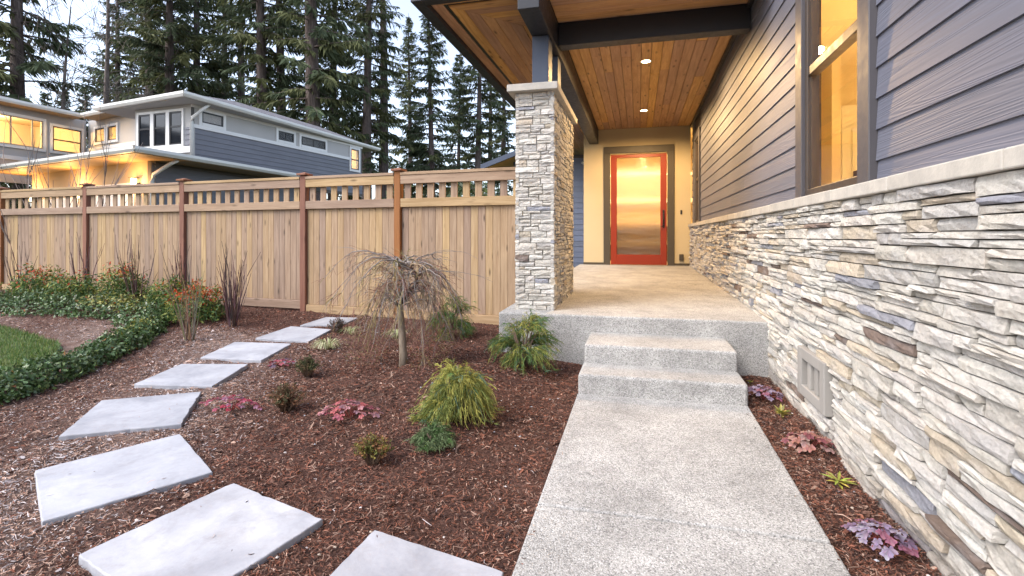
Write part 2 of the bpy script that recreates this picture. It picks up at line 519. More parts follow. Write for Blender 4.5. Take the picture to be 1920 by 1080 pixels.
# ================================================================== the setting
def build_ground():
    xs = np.concatenate([[-400, -200, -100, -60, -40, -28, -20, -15, -12], np.arange(-10.5, -7, 0.25), np.arange(-7, 1.42, 0.045), [1.8, 3, 6, 12, 30, 80, 200, 400]])
    ys = np.concatenate([[-200, -80, -30, -10, -4, -1, 0.3], np.arange(0.8, 6.6, 0.045), np.arange(6.8, 9, 0.3), [10, 12, 16, 22, 30, 45, 70, 120, 200, 400]])
    nx, ny = len(xs), len(ys)
    verts = []; far = []
    for y in ys:
        for x in xs:
            z = ground_z(max(-12, min(3, x)), max(-2, min(9, y)))
            near = -7.2 < x < 1.45 and 0.7 < y < 6.7
            if near:
                p = Vector((x * 3.1, y * 3.1, 0.3)); z += noise.noise(p) * 0.020
                p = Vector((x * 13, y * 13, 1.7)); z += noise.noise(p) * 0.011
            if x > 1.09: z -= 0.03
            if -0.40 < x < 0.70 and y < 4.7: z -= 0.10
            far.append(1.0 if (y > 6.4 or x < -12) else 0.0)
            verts.append((x, y, z))
    faces = [(j * nx + i, j * nx + i + 1, (j + 1) * nx + i + 1, (j + 1) * nx + i) for j in range(ny - 1) for i in range(nx - 1)]
    o = mesh_obj("ground", verts, faces, "mulch", smooth=True)
    a = o.data.attributes.new("dry", 'FLOAT_COLOR', 'POINT')
    arr = np.ones((len(verts), 4), dtype=np.float32); arr[:, :3] = np.array([dryness(v[0], v[1]) for v in verts])[:, None]
    a.data.foreach_set("color", arr.ravel())
    a = o.data.attributes.new("far", 'FLOAT_COLOR', 'POINT')
    arr = np.ones((len(verts), 4), dtype=np.float32); arr[:, :3] = np.array(far)[:, None]
    a.data.foreach_set("color", arr.ravel())
    tag(o, "dark brown bark mulch ground of the garden beds", "ground", kind="structure")
build_ground()

def slab_obj(name, prof_boxes, mat, bev):
    pass

# front walk: sheet with thickness, falling gently toward the street
def walk():
    m = MB()
    x0, x1 = -0.445, 0.742
    z = lambda y: 0.0 - 0.02 * (3.80 - y)
    o = None
    for ya, yb in ((2.245, 3.80), (0.2, 2.235), (-3.0, 0.19)):      # three pours with joints between
        m = MB(); vs = []
        for y in (ya, yb):
            vs += [(x0, y, z(y) - 0.16), (x1, y, z(y) - 0.16), (x1, y, z(y)), (x0, y, z(y))]
        m.add(vs, [(0, 1, 2, 3), (7, 6, 5, 4), (0, 4, 5, 1), (1, 5, 6, 2), (2, 6, 7, 3), (3, 7, 4, 0)])
        q = m.build("walkway" if o is None else "walk_section", "aggregate", o); bevel(q, 0.010, 2)
        o = o or q
    tag(o, "grey exposed aggregate concrete walkway leading up to the steps", "walkway", kind="structure")
walk()

def steps_and_porch():
    m = MB(); m.box(-0.44, 0.742, 3.79, 4.30, -0.14, 0.148)
    o = m.build("steps", "aggregate"); bevel(o, 0.022, 3)
    tag(o, "two rounded exposed aggregate concrete steps up to the porch", "steps", kind="structure")
    m = MB(); m.box(-0.43, 0.737, 4.14, 4.80, -0.14, 0.298)
    q = m.build("step", "aggregate", o); bevel(q, 0.022, 3)
    # porch slab: falls 2% to the front
    zf, zb = 0.449, 0.54
    x0, x1 = -1.31, 1.095
    m = MB()
    vs = []
    for y, z in ((4.69, zf), (11.6, zb)):
        vs += [(x0, y, -0.3), (x1, y, -0.3), (x1, y, z), (x0, y, z)]
    m.add(vs, [(0, 1, 2, 3), (7, 6, 5, 4), (0, 4, 5, 1), (1, 5, 6, 2), (2, 6, 7, 3), (3, 7, 4, 0)])
    p = m.build("porch_floor", "aggregate"); bevel(p, 0.018, 3)
    tag(p, "raised exposed aggregate concrete porch floor before the red door", "porch floor", kind="structure")
steps_and_porch()
def floor_z(y): return 0.449 + (y - 4.69) / 6.91 * 0.091

# ================================================================== the house
house = thing("house", "grey sided house with ledge stone base, cedar porch ceiling and red front door", "house", (0, 0, 0))
def part(name, mat, *a, parent=None, **k): return box(name, mat, parent or house, *a, **k)

# ---- ledge stones
STONES = [((0.56, 0.525, 0.46), 38), ((0.62, 0.59, 0.53), 36), ((0.48, 0.46, 0.425), 13), ((0.52, 0.45, 0.35), 13), ((0.32, 0.325, 0.355), 6), ((0.19, 0.145, 0.12), 4)]
SW = [w for _, w in STONES]
def stone_tint(rnd, pale=False):
    c = rnd.choices([a for a, _ in STONES], [44, 44, 10, 5, 3, .6] if pale else SW)[0]
    k = rnd.uniform(0.88, 1.1) * 0.93
    return tuple(min(0.72, v * k * rnd.uniform(0.992, 1.008)) for v in c)

def pack(length, height, rnd, lmin=0.12, lmax=0.5, th=(0.028, 0.040, 0.052, 0.070), tw=(4, 4.5, 2.8, 1.0), step=0.02, ends=None):
    """lay stones from the bottom up: always on the lowest free run; gives (a, b, z0, z1)"""
    n = int(round(length / step)); sky = [0.0] * n; out = []
    for _ in range(20000):
        h = min(sky)
        if h >= height - 1e-6: break
        i = sky.index(h); j = i
        while j < n and abs(sky[j] - h) < 1e-6: j += 1
        run = (j - i) * step
        L = rnd.uniform(lmin, lmax) if rnd.random() > 0.25 else rnd.uniform(lmax * 0.6, lmax)
        if run - L < lmin * 0.8: L = run
        if L > lmax * 1.25: L = run / 2
        k = max(1, int(round(L / step)))
        k = min(k, j - i)
        t = rnd.choices(th, tw)[0]
        if L < lmin * 1.2 and t < 0.05 and rnd.random() < 0.5: t = 0.05
        lows = [sky[q] for q in (i - 1, j) if 0 <= q < n]
        if i + k < j: lows = lows[:1] if i > 0 else []
        for q in lows:
            dlt = q - h
            if 0.024 <= dlt <= 0.1 and (abs(dlt - t) < 0.02 or run < lmin * 1.5): t = dlt
        if height - (h + t) < 0.024: t = height - h
        t = min(t, height - h)
        out.append((i * step, (i + k) * step, h, h + t))
        for q in range(i, i + k): sky[q] = h + t
    return out

def stone_mesh(a, b, z0, z1, p, rnd):
    """verts in (along, height, depth): uneven split face with broken edges"""
    nx = max(2, min(6, int((b - a) / 0.07))); nz = 2
    g = 0.0017
    A0, A1, B0, B1 = a + g, b - g, z0 + g, z1 - g
    vs = []; fs = []
    tilt = rnd.uniform(-0.07, 0.07); tz = rnd.uniform(-0.16, 0.06)
    H = B1 - B0; L = A1 - A0
    for j in range(nz + 1):
        for i in range(nx + 1):
            fa, fb = i / nx, j / nz
            edge = (i in (0, nx)) + (j in (0, nz))
            aa = A0 + L * fa; bb = B0 + H * fb
            if 0 < i < nx: aa += rnd.uniform(-0.35, 0.35) * L / nx * 0.6
            if i in (0, nx): aa += (1 if i == 0 else -1) * rnd.uniform(0.0, 0.006)
            if j in (0, nz): bb += (1 if j == 0 else -1) * rnd.uniform(0.0, 0.05) * H
            else: bb += rnd.uniform(-0.16, 0.16) * H
            d = p + tilt * (fa - .5) * min(L, .12) + tz * (fb - .5) * H + rnd.uniform(-0.006, 0.006)
            if edge: d -= rnd.uniform(0.001, 0.007) * edge
            vs.append((aa, bb, max(0.006, d)))
    w = nx + 1
    for j in range(nz):
        for i in range(nx):
            q = (j * w + i, j * w + i + 1, (j + 1) * w + i + 1, (j + 1) * w + i)
            fs.append(q)
    ring = [i for i in range(w)] + [j * w + nx for j in range(1, nz + 1)] + [nz * w + i for i in range(nx - 1, -1, -1)] + [j * w for j in range(nz - 1, 0, -1)]
    base = len(vs)
    for r in ring: vs.append((vs[r][0], vs[r][1], -0.02))
    m = len(ring)
    for k in range(m): fs.append((ring[k], base + k, base + (k + 1) % m, ring[(k + 1) % m]))
    return vs, fs

def lay(stones, mapf, parent, rnd, single, name, relief=(0.012, 0.045), pale=False):
    """single(stone) True: a stone object of its own, otherwise joined with the rest"""
    rest = MB(); n = 0
    for s in stones:
        a, b, z0, z1 = s
        p = rnd.uniform(*relief)
        vs, fs = stone_mesh(a, b, z0, z1, p, rnd)
        tint = stone_tint(rnd, pale)
        W = [mapf(*v) for v in vs]
        if single(s):
            c = np.mean(np.array(W), axis=0)
            o = mesh_obj(name, [tuple(np.array(v) - c) for v in W], fs, "ledge_stone", parent, [tint] * len(W), loc=tuple(c))
            n += 1
        else:
            rest.add(W, fs, tint)
    if rest.v:
        o = rest.build("stonework", "ledge_stone", parent); o["kind"] = "stuff"
    return n

WX = 1.10                                # face of the wall behind the stones
rnd = random.Random(7)
CAPZ = 1.375
m = MB(); m.box(WX, WX + 0.05, -2.2, 11.55, -0.3, CAPZ)
sw = m.build("stone_wall", "mortar", house)
VENT = (3.26, 3.78, 0.13, 0.45)
Y0W, Z0W = -2.0, -0.09
st = pack(13.5, CAPZ - Z0W, rnd, 0.12, 0.56)
keep = []
for a, b, z0, z1 in st:                  # leave the hole for the vent and what the porch slab buries
    ya, yb, za, zb = Y0W + a, Y0W + b, Z0W + z0, Z0W + z1
    if yb > VENT[0] and ya < VENT[1] and zb > VENT[2] + .02 and za < VENT[3] - .02:
        if ya < VENT[0] - 0.05: keep.append((ya, VENT[0], za, zb))
        if yb > VENT[1] + 0.05: keep.append((VENT[1], yb, za, zb))
        continue
    if ya > 4.75 and zb < floor_z(ya): continue
    keep.append((ya, yb, za, zb))
cx = [s for s in keep if s[1] > 1.75 and s[0] < 11.5]
cx.sort(key=lambda s: -((s[1] - s[0]) * (s[3] - s[2]) / max(1.2, (s[0] + s[1]) / 2) ** 2.6))
best = set(cx[:295])
lay(keep, lambda a, z, d: (WX - d, a, z), sw, rnd, lambda s: s in best, "ledge_stone", (0.014, 0.048))
# cap along the top of the wall
wc = MB(); wc.box(WX - 0.005, WX + 0.045, -2.0, 11.52, CAPZ, CAPZ + 0.03)
wcap = wc.build("wall_cap", "mortar", house)
y = -2.0; rc = random.Random(3)
while y < 11.4:
    L = rc.uniform(0.55, 0.75); y1 = min(11.53, y + L)
    if 11.53 - y1 < 0.25: y1 = 11.53
    part("cap_stone", "cap_stone", WX - 0.055, WX + 0.04, y + 0.002, y1 - 0.002, CAPZ + 0.001, CAPZ + 0.066 + rc.uniform(-.0015, .0015), parent=wcap, bev=0.006)
    y = y1

# ---- siding boards on the side wall, broken by the two windows
SX = WX + 0.045
m = MB(); m.box(SX, SX + 0.02, -2.2, 2.93, CAPZ, 3.60); m.box(SX, SX + 0.02, 3.95, 10.12, CAPZ, 3.60); m.box(SX, SX + .02, 10.85, 11.6, CAPZ, 3.60)
m.box(SX, SX + .02, 2.93, 3.95, 3.20, 3.60); m.box(SX, SX + .02, 10.12, 10.85, 3.15, 3.60)
sidew = m.build("siding_wall", "trim_dark", house)
EXPO = 0.152
def siding_board(x, ya, yb, z0, z1, parent, mat="siding"):
    """lapped board: thick lower edge, tucked in at the top; face toward -X"""
    L = (yb - ya) / 2; h = z1 - z0
    vs = []
    for yy in (-L, L):
        vs += [(-0.016, yy, -0.006), (-0.004, yy, h + 0.012), (0.004, yy, h + 0.012), (0.004, yy, -0.006)]
    fs = [(0, 4, 5, 1), (1, 5, 6, 2), (2, 6, 7, 3), (3, 7, 4, 0), (0, 1, 2, 3), (7, 6, 5, 4)]
    o = mesh_obj("siding_board", vs, fs, mat, parent, loc=(x, (ya + yb) / 2, z0))
    return o
z = 1.404; rj = random.Random(9)
while z < 3.58:
    z1 = min(z + EXPO, 3.585)
    segs = [(-2.1, 2.832, z), (4.105, 10.02, z), (10.95, 11.54, z)]
    if z > 3.2: segs = [(-2.1, 10.02, z), (10.95, 11.54, z)]
    for a, b, zz in segs:
        if b - a > 5 and a > 0:                 # butt joint somewhere along the long run
            c = rj.uniform(a + 1.5, b - 1.2); siding_board(SX, a, c - .0015, zz, z1, sidew); a = c + .0015
        siding_board(SX, a, b, zz, z1, sidew)
    z += EXPO

def window(y0, y1, z0, z1, rail):
    w = MB(); w.box(SX - 0.045, SX + 0.03, y0 - 0.14, y0, z0, z1 + 0.14); tr = w.build("window", "trim_dark", house); bevel(tr, 0.004, 1)
    part("trim", "trim_dark", SX - 0.043, SX + 0.03, y1, y1 + 0.14, z0, z1 + 0.14, parent=tr, bev=0.004)
    part("trim", "trim_dark", SX - 0.042, SX + 0.03, y0 + .001, y1 - .001, z1, z1 + 0.14, parent=tr, bev=0.004)
    f = 0.045
    part("frame", "bronze", SX - 0.020, SX + 0.07, y0 + .001, y0 + f, z0 + .001, z1 - .001, parent=tr, bev=0.005)
    part("frame", "bronze", SX - 0.020, SX + 0.07, y1 - f, y1 - .001, z0 + .001, z1 - .001, parent=tr, bev=0.005)
    part("frame", "bronze", SX - 0.022, SX + 0.07, y0 + f, y1 - f, z0 + .001, z0 + f + 0.015, parent=tr, bev=0.005)
    part("frame", "bronze", SX - 0.022, SX + 0.07, y0 + f, y1 - f, z1 - f, z1 - .001, parent=tr, bev=0.005)
    part("sash_rail", "bronze", SX - 0.015, SX + 0.05, y0 + f, y1 - f, rail - 0.03, rail + 0.03, parent=tr, bev=0.004)
    s = 0.02
    for za, zb in ((z0 + f + .015, rail - .03), (rail + .03, z1 - f)):
        part("sash", "bronze", SX + 0.0, SX + 0.035, y0 + f, y0 + f + s, za, zb, parent=tr)
        part("sash", "bronze", SX + 0.0, SX + 0.035, y1 - f - s, y1 - f, za, zb, parent=tr)
        part("pane", "glass", SX + 0.014, SX + 0.020, y0 + f + s, y1 - f - s, za, zb, parent=tr)
    return tr
window(2.975, 3.905, CAPZ + 0.066, 3.16, 2.31)
window(10.16, 10.80, CAPZ + 0.066, 3.10, 2.31)

# ---- the lit room behind the window
rm = MB()
rx0, rx1, ry0, ry1, rz0, rz1 = SX + 0.075, 4.2, 1.2, 6.4, 0.55, 3.1
def room_face(m, a, b, c, d): m.add([a, b, c, d], [(0, 1, 2, 3)])
rm.box(rx1, rx1 + .1, ry0, ry1, rz0, rz1); rm.box(rx0, rx1, ry0 - .1, ry0, rz0, rz1); rm.box(rx0, rx1, ry1, ry1 + .1, rz0, rz1)
rm.box(rx0, rx1, ry0, ry1, rz1, rz1 + .1)
rm.box(SX + .021, rx0 - .004, 1.2, 2.97, rz0, rz1); rm.box(SX + .021, rx0 - .004, 3.91, 6.4, rz0, rz1)
room = rm.build("room", "plaster", house)
part("room_floor", "pale_wood", rx0, rx1, ry0, ry1, rz0 - .1, rz0 - .002)
# white panelled inner door on the far wall and its casing
DY = 6.4
idr = part("inner_door", "white_paint", 2.20, 3.05, DY - .05, DY - .012, rz0, 2.52, bev=0.004)
for za, zb in ((0.75, 1.45), (1.6, 2.38)):
    for xa in (2.30, 2.68):
        part("panel", "white_paint", xa, xa + 0.28, DY - .062, DY - .049, za, zb, parent=idr, bev=0.005)
part("casing", "white_paint", 2.09, 2.20, DY - .04, DY - .003, rz0, 2.64, parent=idr)
part("casing", "white_paint", 3.05, 3.16, DY - .04, DY - .003, rz0, 2.64, parent=idr)
part("casing", "white_paint", 2.202, 3.048, DY - .04, DY - .003, 2.522, 2.64, parent=idr)
part("partition", "plaster", 1.9, 1.98, 5.74, 6.39, rz0, rz1 - .002)
hw = part("half_wall", "plaster", 1.99, 3.2, 5.30, 5.42, rz0, 1.70)
part("half_wall_cap", "dark_wood", 1.985, 3.22, 5.26, 5.46, 1.701, 1.80, parent=hw, bev=0.006)
def downlight(parent, x, y, z, power, r=0.055, spot=170, blend=.45, tone=(1.0, 0.63, 0.28)):
    m = MB(); n = 24
    # ring
    vs = []; fs = []
    for k in range(n):
        q = 2 * math.pi * k / n; c, s = math.cos(q), math.sin(q)
        vs += [(c * (r + .018), s * (r + .018), 0.0), (c * (r + .016), s * (r + .016), -0.006), (c * r, s * r, -0.004), (c * r * .96, s * r * .96, 0.004)]
    for k in range(n):
        a, b = k * 4, ((k + 1) % n) * 4
        for i in range(3): fs.append((a + i, b + i, b + i + 1, a + i + 1))
    o = mesh_obj("downlight", vs, fs, "white_paint", parent, loc=(x, y, z), smooth=True)
    vs = [(0, 0, 0)] + [(math.cos(2 * math.pi * k / n) * r * .97, math.sin(2 * math.pi * k / n) * r * .97, 0) for k in range(n)]
    mesh_obj("lens", vs, [(0, (k + 1) % n + 1, k + 1) for k in range(n)], "lamp", o, loc=(0, 0, -0.001))
    ld = bpy.data.lights.new("downlight_lamp", 'SPOT'); ld.energy = power; ld.spot_size = R(spot); ld.spot_blend = blend
    ld.shadow_soft_size = 0.06; ld.color = tone
    lo = bpy.data.objects.new("downlight_lamp", ld); col.objects.link(lo); lo.location = (x, y, z - 0.03)
    return o
for x, y in ((2.9, 3.3), (3.2, 4.9)): downlight(house, x, y, rz1 - .002, 600, spot=100, blend=.5, tone=(1.0, .82, .54))

# ---- entry wall, door
EY = 11.55
m = MB()
m.box(-1.21, -0.62, EY, EY + .14, floor_z(EY) - .05, 3.586); m.box(0.62, WX, EY, EY + .14, floor_z(EY) - .05, 3.586); m.box(-0.62, 0.62, EY, EY + .14, 3.02, 3.586)
entry = m.build("entry_wall", "stucco", house)
m = MB(); m.box(-1.21, -1.07, EY + .14, 14.0, 0.3, 3.586); m.build("entry_wall_return", "stucco", house)
FZ = floor_z(EY)
part("baseboard", "door_trim", -1.215, -.762, EY - .022, EY - .001, FZ + .002, FZ + .05, parent=entry)
part("baseboard", "door_trim", .762, 1.075, EY - .022, EY - .001, FZ + .002, FZ + .05, parent=entry)
door = part("door", "door_red", -0.60, -0.47, EY - 0.01, EY + 0.045, FZ + 0.012, 3.0, bev=0.003)
part("stile", "door_red", 0.47, 0.60, EY - 0.01, EY + 0.045, FZ + 0.012, 3.0, parent=door)
part("rail", "door_red", -.469, .469, EY - .01, EY + .045, FZ + .012, FZ + .23, parent=door)
part("rail", "door_red", -.469, .469, EY - .01, EY + .045, 2.935, 3.0, parent=door)
# stiles and rails stand proud round the glass
for a in ((-.60, -.475, FZ + .012, 3.0), (.475, .60, FZ + .012, 3.0)):
    part("stile", "door_red", a[0], a[1], EY - .03, EY - .011, a[2], a[3], parent=door, bev=0.004)
part("rail", "door_red", -.474, .474, EY - .03, EY - .011, FZ + .012, FZ + .235, parent=door, bev=0.004)
part("rail", "door_red", -.474, .474, EY - .03, EY - .011, 2.93, 3.0, parent=door, bev=0.004)
pn = mesh_obj("pane", [(-.468, 0, -1.08), (.468, 0, -1.08), (.468, 0, 1.08), (-.468, 0, 1.08)], [(0, 1, 2, 3)], "door_glass", door)
pn.location = Vector((0, EY + .012, 1.853)) - door.location; pn.scale = (1, 1, (2.936 - FZ - .229) / 2.16)
# the hall behind the door
m = MB(); m.box(-1.0, -.92, EY + .145, EY + 5, .4, 3.58); m.box(1.4, 1.5, EY + .145, EY + 5, .4, 3.58); m.box(-.92, 1.4, EY + 3, EY + 3.1, .4, 3.58); m.box(-.92, 1.4, EY + .145, EY + 5, 3.56, 3.66)
m.build("hall", "plaster", house)
part("hall_floor", "pale_wood", -.92, 1.4, EY + .145, EY + 5, .4, FZ)
part("glass_band_rail", "white_paint", -.915, 1.39, EY + 1.6, EY + 1.75, 2.02, 2.12)  # added pale bars: they make bright bands in the door glass
part("glass_band_rail", "white_paint", -.915, 1.39, EY + 1.6, EY + 1.75, 2.70, 2.76)
part("glass_band_shelf", "pale_wood", -.915, 1.39, EY + 2.55, EY + 2.98, 1.45, 1.52)  # added board, one more band behind the frosted glass
part("glass_band_block", "dark_wood", -.915, 1.39, EY + 1.9, EY + 2.99, FZ + .001, .95)  # added dark block: darkens the lower part of the glass
h = part("handle", "black_metal", .515, .555, EY - .045, EY - .031, 1.36, 1.76, parent=door, bev=0.006)
m = MB(); m.tube([(.535, EY - .045, 1.68), (.535, EY - .085, 1.67), (.535, EY - .09, 1.58), (.535, EY - .085, 1.46), (.535, EY - .045, 1.44)], .011, 8)
m.tube([(.535, EY - .045, 1.40), (.535, EY - .075, 1.40), (.47, EY - .08, 1.40)], .009, 8)
g = m.build("lever", "black_metal", door, smooth=True); g.location = -door.location
dt = part("door_trim", "door_trim", -.76, -.615, EY - .035, EY - .001, FZ + .002, 3.04, bev=0.004)
part("door_trim", "door_trim", .615, .76, EY - .035, EY - .001, FZ + .002, 3.04, bev=0.004)
part("door_trim", "door_trim", -.76, .76, EY - .037, EY - .001, 3.041, 3.19, bev=0.004)
part("doorbell", "black_metal", .885, .925, EY - .02, EY - .001, 1.66, 1.75, bev=0.005)
part("outlet_cover", "door_trim", .86, .95, EY - .05, EY - .001, .65, .79, bev=0.008)

# ---- column: stone pier, cap, two posts
PX0, PX1, PY0, PY1, PZ1 = -1.175, -0.815, 4.90, 6.36, 2.605
m = MB(); m.box(PX0, PX1, PY0, PY1, 0.44, PZ1)
pier = m.build("stone_column", "mortar_light", house)
r2 = random.Random(21)
fs = pack(PX1 - PX0 + .04, PZ1 - 0.44, r2, 0.07, 0.24, (0.033, 0.045, 0.058, 0.072), (3, 4, 3, 1.2))
fs = [(PX0 - .02 + a, PX0 - .02 + b, .44 + c, .44 + d) for a, b, c, d in fs]
lay(fs, lambda a, z, d: (a, PY0 - d, z), pier, r2, lambda s: True, "stone", (0.010, 0.024), True)
for mp, ln in ((lambda a, z, d: (PX1 + d, PY0 - .02 + a, z), PY1 - PY0 + .04), (lambda a, z, d: (PX0 - d, PY0 - .02 + a, z), PY1 - PY0 + .04), (lambda a, z, d: (PX1 + .02 - a, PY1 + d, z), PX1 - PX0 + .04)):
    ss = pack(ln, PZ1 - .44, r2, 0.08, 0.3, (0.033, 0.045, 0.058, 0.072), (3, 4, 3, 1.2))
    lay([(a, b, .44 + c, .44 + d) for a, b, c, d in ss], mp, pier, r2, lambda s: False, "stone", (0.010, 0.024), True)
part("column_cap", "cap_stone", PX0 - .085, PX1 + .06, PY0 - .09, PY1 + .08, PZ1 + .001, PZ1 + .072, bev=0.006)
ZC = 3.586                               # ceiling and soffit plane
BZ = 3.27
part("post", "post_blue", -1.078, -.905, 5.16, 5.40, PZ1 + .073, BZ, bev=0.006)
part("post", "post_blue", -1.078, -.905, 5.79, 6.03, PZ1 + .073, BZ, bev=0.006)
part("beam", "beam_black", -1.082, -.878, 4.52, EY - .002, BZ + .001, ZC - .002, bev=0.006)
part("beam", "beam_black", -.877, SX - .02, 5.645, 5.81, 3.33, ZC - .002, bev=0.006)
part("ledger_trim", "beam_black", 1.085, SX - .018, 5.812, EY - .001, ZC - .05, ZC - .002)
part("ledger_trim", "beam_black", 1.085, SX - .018, 4.80, 5.644, ZC - .05, ZC - .002)

# ---- porch ceiling and soffits of cedar planks
rp = random.Random(5)
m = MB(); m.box(-2.10, SX + 3.2, 4.79, 15.0, ZC + .024, ZC + .05)
m.box(-0.4, SX + 3.2, 4.79, 15, ZC + .05, ZC + .2)
deck = m.build("porch_ceiling", "beam_black", house)
def plank_poly(poly, mat, parent, zr=0.0):
    """plan polygon -> board with chamfered lower arris, its own height"""
    cxx = sum(p[0] for p in poly) / len(poly); cyy = sum(p[1] for p in poly) / len(poly)
    n = len(poly)
    ins = []
    for x, y in poly:
        dx, dy = cxx - x, cyy - y
        ins.append((x + max(-.004, min(.004, dx)), y + max(-.004, min(.004, dy))))
    V = [(x - cxx, y - cyy, .022) for x, y in poly] + [(x - cxx, y - cyy, .005) for x, y in poly] + [(x - cxx, y - cyy, 0) for x, y in ins]
    F = [tuple(range(n))]
    for k in range(n):
        q = (k + 1) % n
        F.append((k, n + k, n + q, q)); F.append((n + k, 2 * n + k, 2 * n + q, n + q))
    F.append(tuple(2 * n + k for k in range(n - 1, -1, -1)))
    return mesh_obj("plank", V, F, mat, parent, loc=(cxx, cyy, ZC + zr))
x = -.876; pw = 0.1305
while x < SX - .03:
    x1 = min(x + pw, SX - .012)
    ya = 5.811
    cuts = sorted(rp.uniform(6.3, 11.2) for _ in range(rp.choice([1, 1, 2])))
    cuts = [c for k, c in enumerate(cuts) if k == 0 or c - cuts[k - 1] > .7] + [EY - .002]
    for c in cuts:
        plank_poly([(x + .002, ya + .001), (x1 - .002, ya + .001), (x1 - .002, c - .001), (x + .002, c - .001)], "cedar_ceiling", deck, rp.uniform(-.001, .001)); ya = c
    x = x1
# left overhang boards run back along the eave, front boards run across: mitred at the corner
CXs, CYs = -2.10, 4.79
offs = [0.0, 0.125]
wi = 0.166
edges = [(0.0, 0.125)] + [(0.168 + k * .1305, 0.168 + (k + 1) * .1305) for k in range(7)]
soff = MB(); soff.box(-2.05, -1.1, 4.9, 15, ZC + .05, ZC + .06)
soffit = soff.build("soffit", "beam_black", house)
for a, b in edges:
    xa, xb = CXs + a + .0015, CXs + b - .0015
    if xa > -1.085: break
    xb = min(xb, -1.084)
    plank_poly([(xa, CYs + (xa - CXs)), (xb, CYs + (xb - CXs)), (xb, 15.0), (xa, 15.0)], "cedar_ceiling", soffit, rp.uniform(-.001, .001))
for a, b in edges:
    ya, yb = CYs + a + .0015, CYs + b - .0015
    if ya > 5.643: break
    yb = min(yb, 5.643)
    xl0, xl1 = CXs + (ya - CYs), CXs + (yb - CYs)
    plank_poly([(xl0, ya), (-1.084, ya), (-1.084, yb), (xl1, yb)], "cedar_soffit_x", soffit, rp.uniform(-.001, .001))
    plank_poly([(-.876, ya), (SX - .02, ya), (SX - .02, yb), (-.876, yb)], "cedar_soffit_x", soffit, rp.uniform(-.001, .001))
part("soffit_vent", "black_metal", CXs + .126, CXs + .167, CYs + .168, 15, ZC + .012, ZC + .02, parent=soffit)
part("soffit_vent", "black_metal", CXs + .126, SX - .02, CYs + .126, CYs + .167, ZC + .012, ZC + .02, parent=soffit)
roof = MB()
roof.add([(-2.25, 4.64, 3.80), (5, 4.64, 3.80), (5, 15.2, 3.80), (-2.25, 15.2, 3.80), (1.2, 8.0, 4.9), (5, 8.0, 4.9), (5, 12, 4.9), (1.2, 12, 4.9)],
         [(3, 2, 1, 0), (0, 1, 5, 4), (1, 2, 6, 5), (2, 3, 7, 6), (3, 0, 4, 7), (4, 5, 6, 7)])
ro = roof.build("roof", "shingle", house)
part("fascia", "fascia_dark", -2.225, -2.101, 4.665, 15.1, 3.535, 3.80, parent=ro, bev=0.006)
part("fascia", "fascia_dark", -2.10, 1.4, 4.665, 4.789, 3.535, 3.80, parent=ro, bev=0.006)
# house body above and beyond the side wall
m = MB(); m.box(SX + .03, 5, -2.2, 4.7, 3.61, 3.8); m.box(4.6, 4.9, -2.2, 15, 0, 3.6); m.box(SX + .02, 4.9, -2.3, -2.1, 0, 3.6)
m.build("house_shell", "trim_dark", house)
downlight(house, 0.0, EY + .34, 3.556, 185, 0.05, 172, .2, (1.0, .68, .38))
for y in (7.17, 9.96): downlight(house, 0.10, y, ZC - .001, 150, 0.062)

# ---- rear wing: blue siding, sloping rake with cedar underside
m = MB(); m.box(-3.40, -1.08, 14.02, 14.1, 0.2, 3.45); wing = m.build("wing_wall", "trim_dark", house)
z = 0.3
while z < 3.3:
    L = 1.16
    vs = []
    for xx in (-L, L): vs += [(xx, -.016, -.006), (xx, -.004, .164), (xx, .004, .164), (xx, .004, -.006)]
    mesh_obj("siding_board", vs, [(1, 5, 4, 0), (2, 6, 5, 1), (3, 7, 6, 2), (0, 4, 7, 3), (3, 2, 1, 0), (4, 5, 6, 7)], "siding_x", wing, loc=(-2.24, 14.016, z))
    z += EXPO
part("corner_board", "post_blue", -3.46, -3.38, 13.96, 14.12, 0.2, 3.3, parent=wing)
m = MB()
def rake(m, y0, y1, t0, t1):
    m.add([(-4.25, y0, 3.10 + t0), (-1.2, y0, 4.18 + t0), (-1.2, y0, 4.18 + t1), (-4.25, y0, 3.10 + t1), (-4.25, y1, 3.10 + t0), (-1.2, y1, 4.18 + t0), (-1.2, y1, 4.18 + t1), (-4.25, y1, 3.10 + t1)],
          [(0, 1, 2, 3), (7, 6, 5, 4), (4, 5, 1, 0), (5, 6, 2, 1), (6, 7, 3, 2), (7, 4, 0, 3)])
rake(m, 13.35, 13.41, -.07, .07); wr = m.build("wing_roof", "post_blue", house)
m = MB(); rake(m, 13.412, 16.5, .03, .068); m.build("roof_deck", "shingle", wr)
m = MB(); rake(m, 13.412, 16.5, 0, .027); m.build("rake_soffit", "cedar_soffit_x", wr)
m = MB(); m.tube([(-1.52, 13.98, 3.22), (-1.25, 13.98, 3.08), (-1.1, 13.98, 3.0)], .035, 8); m.build("downspout", "neighbor_panel", wing, smooth=True)

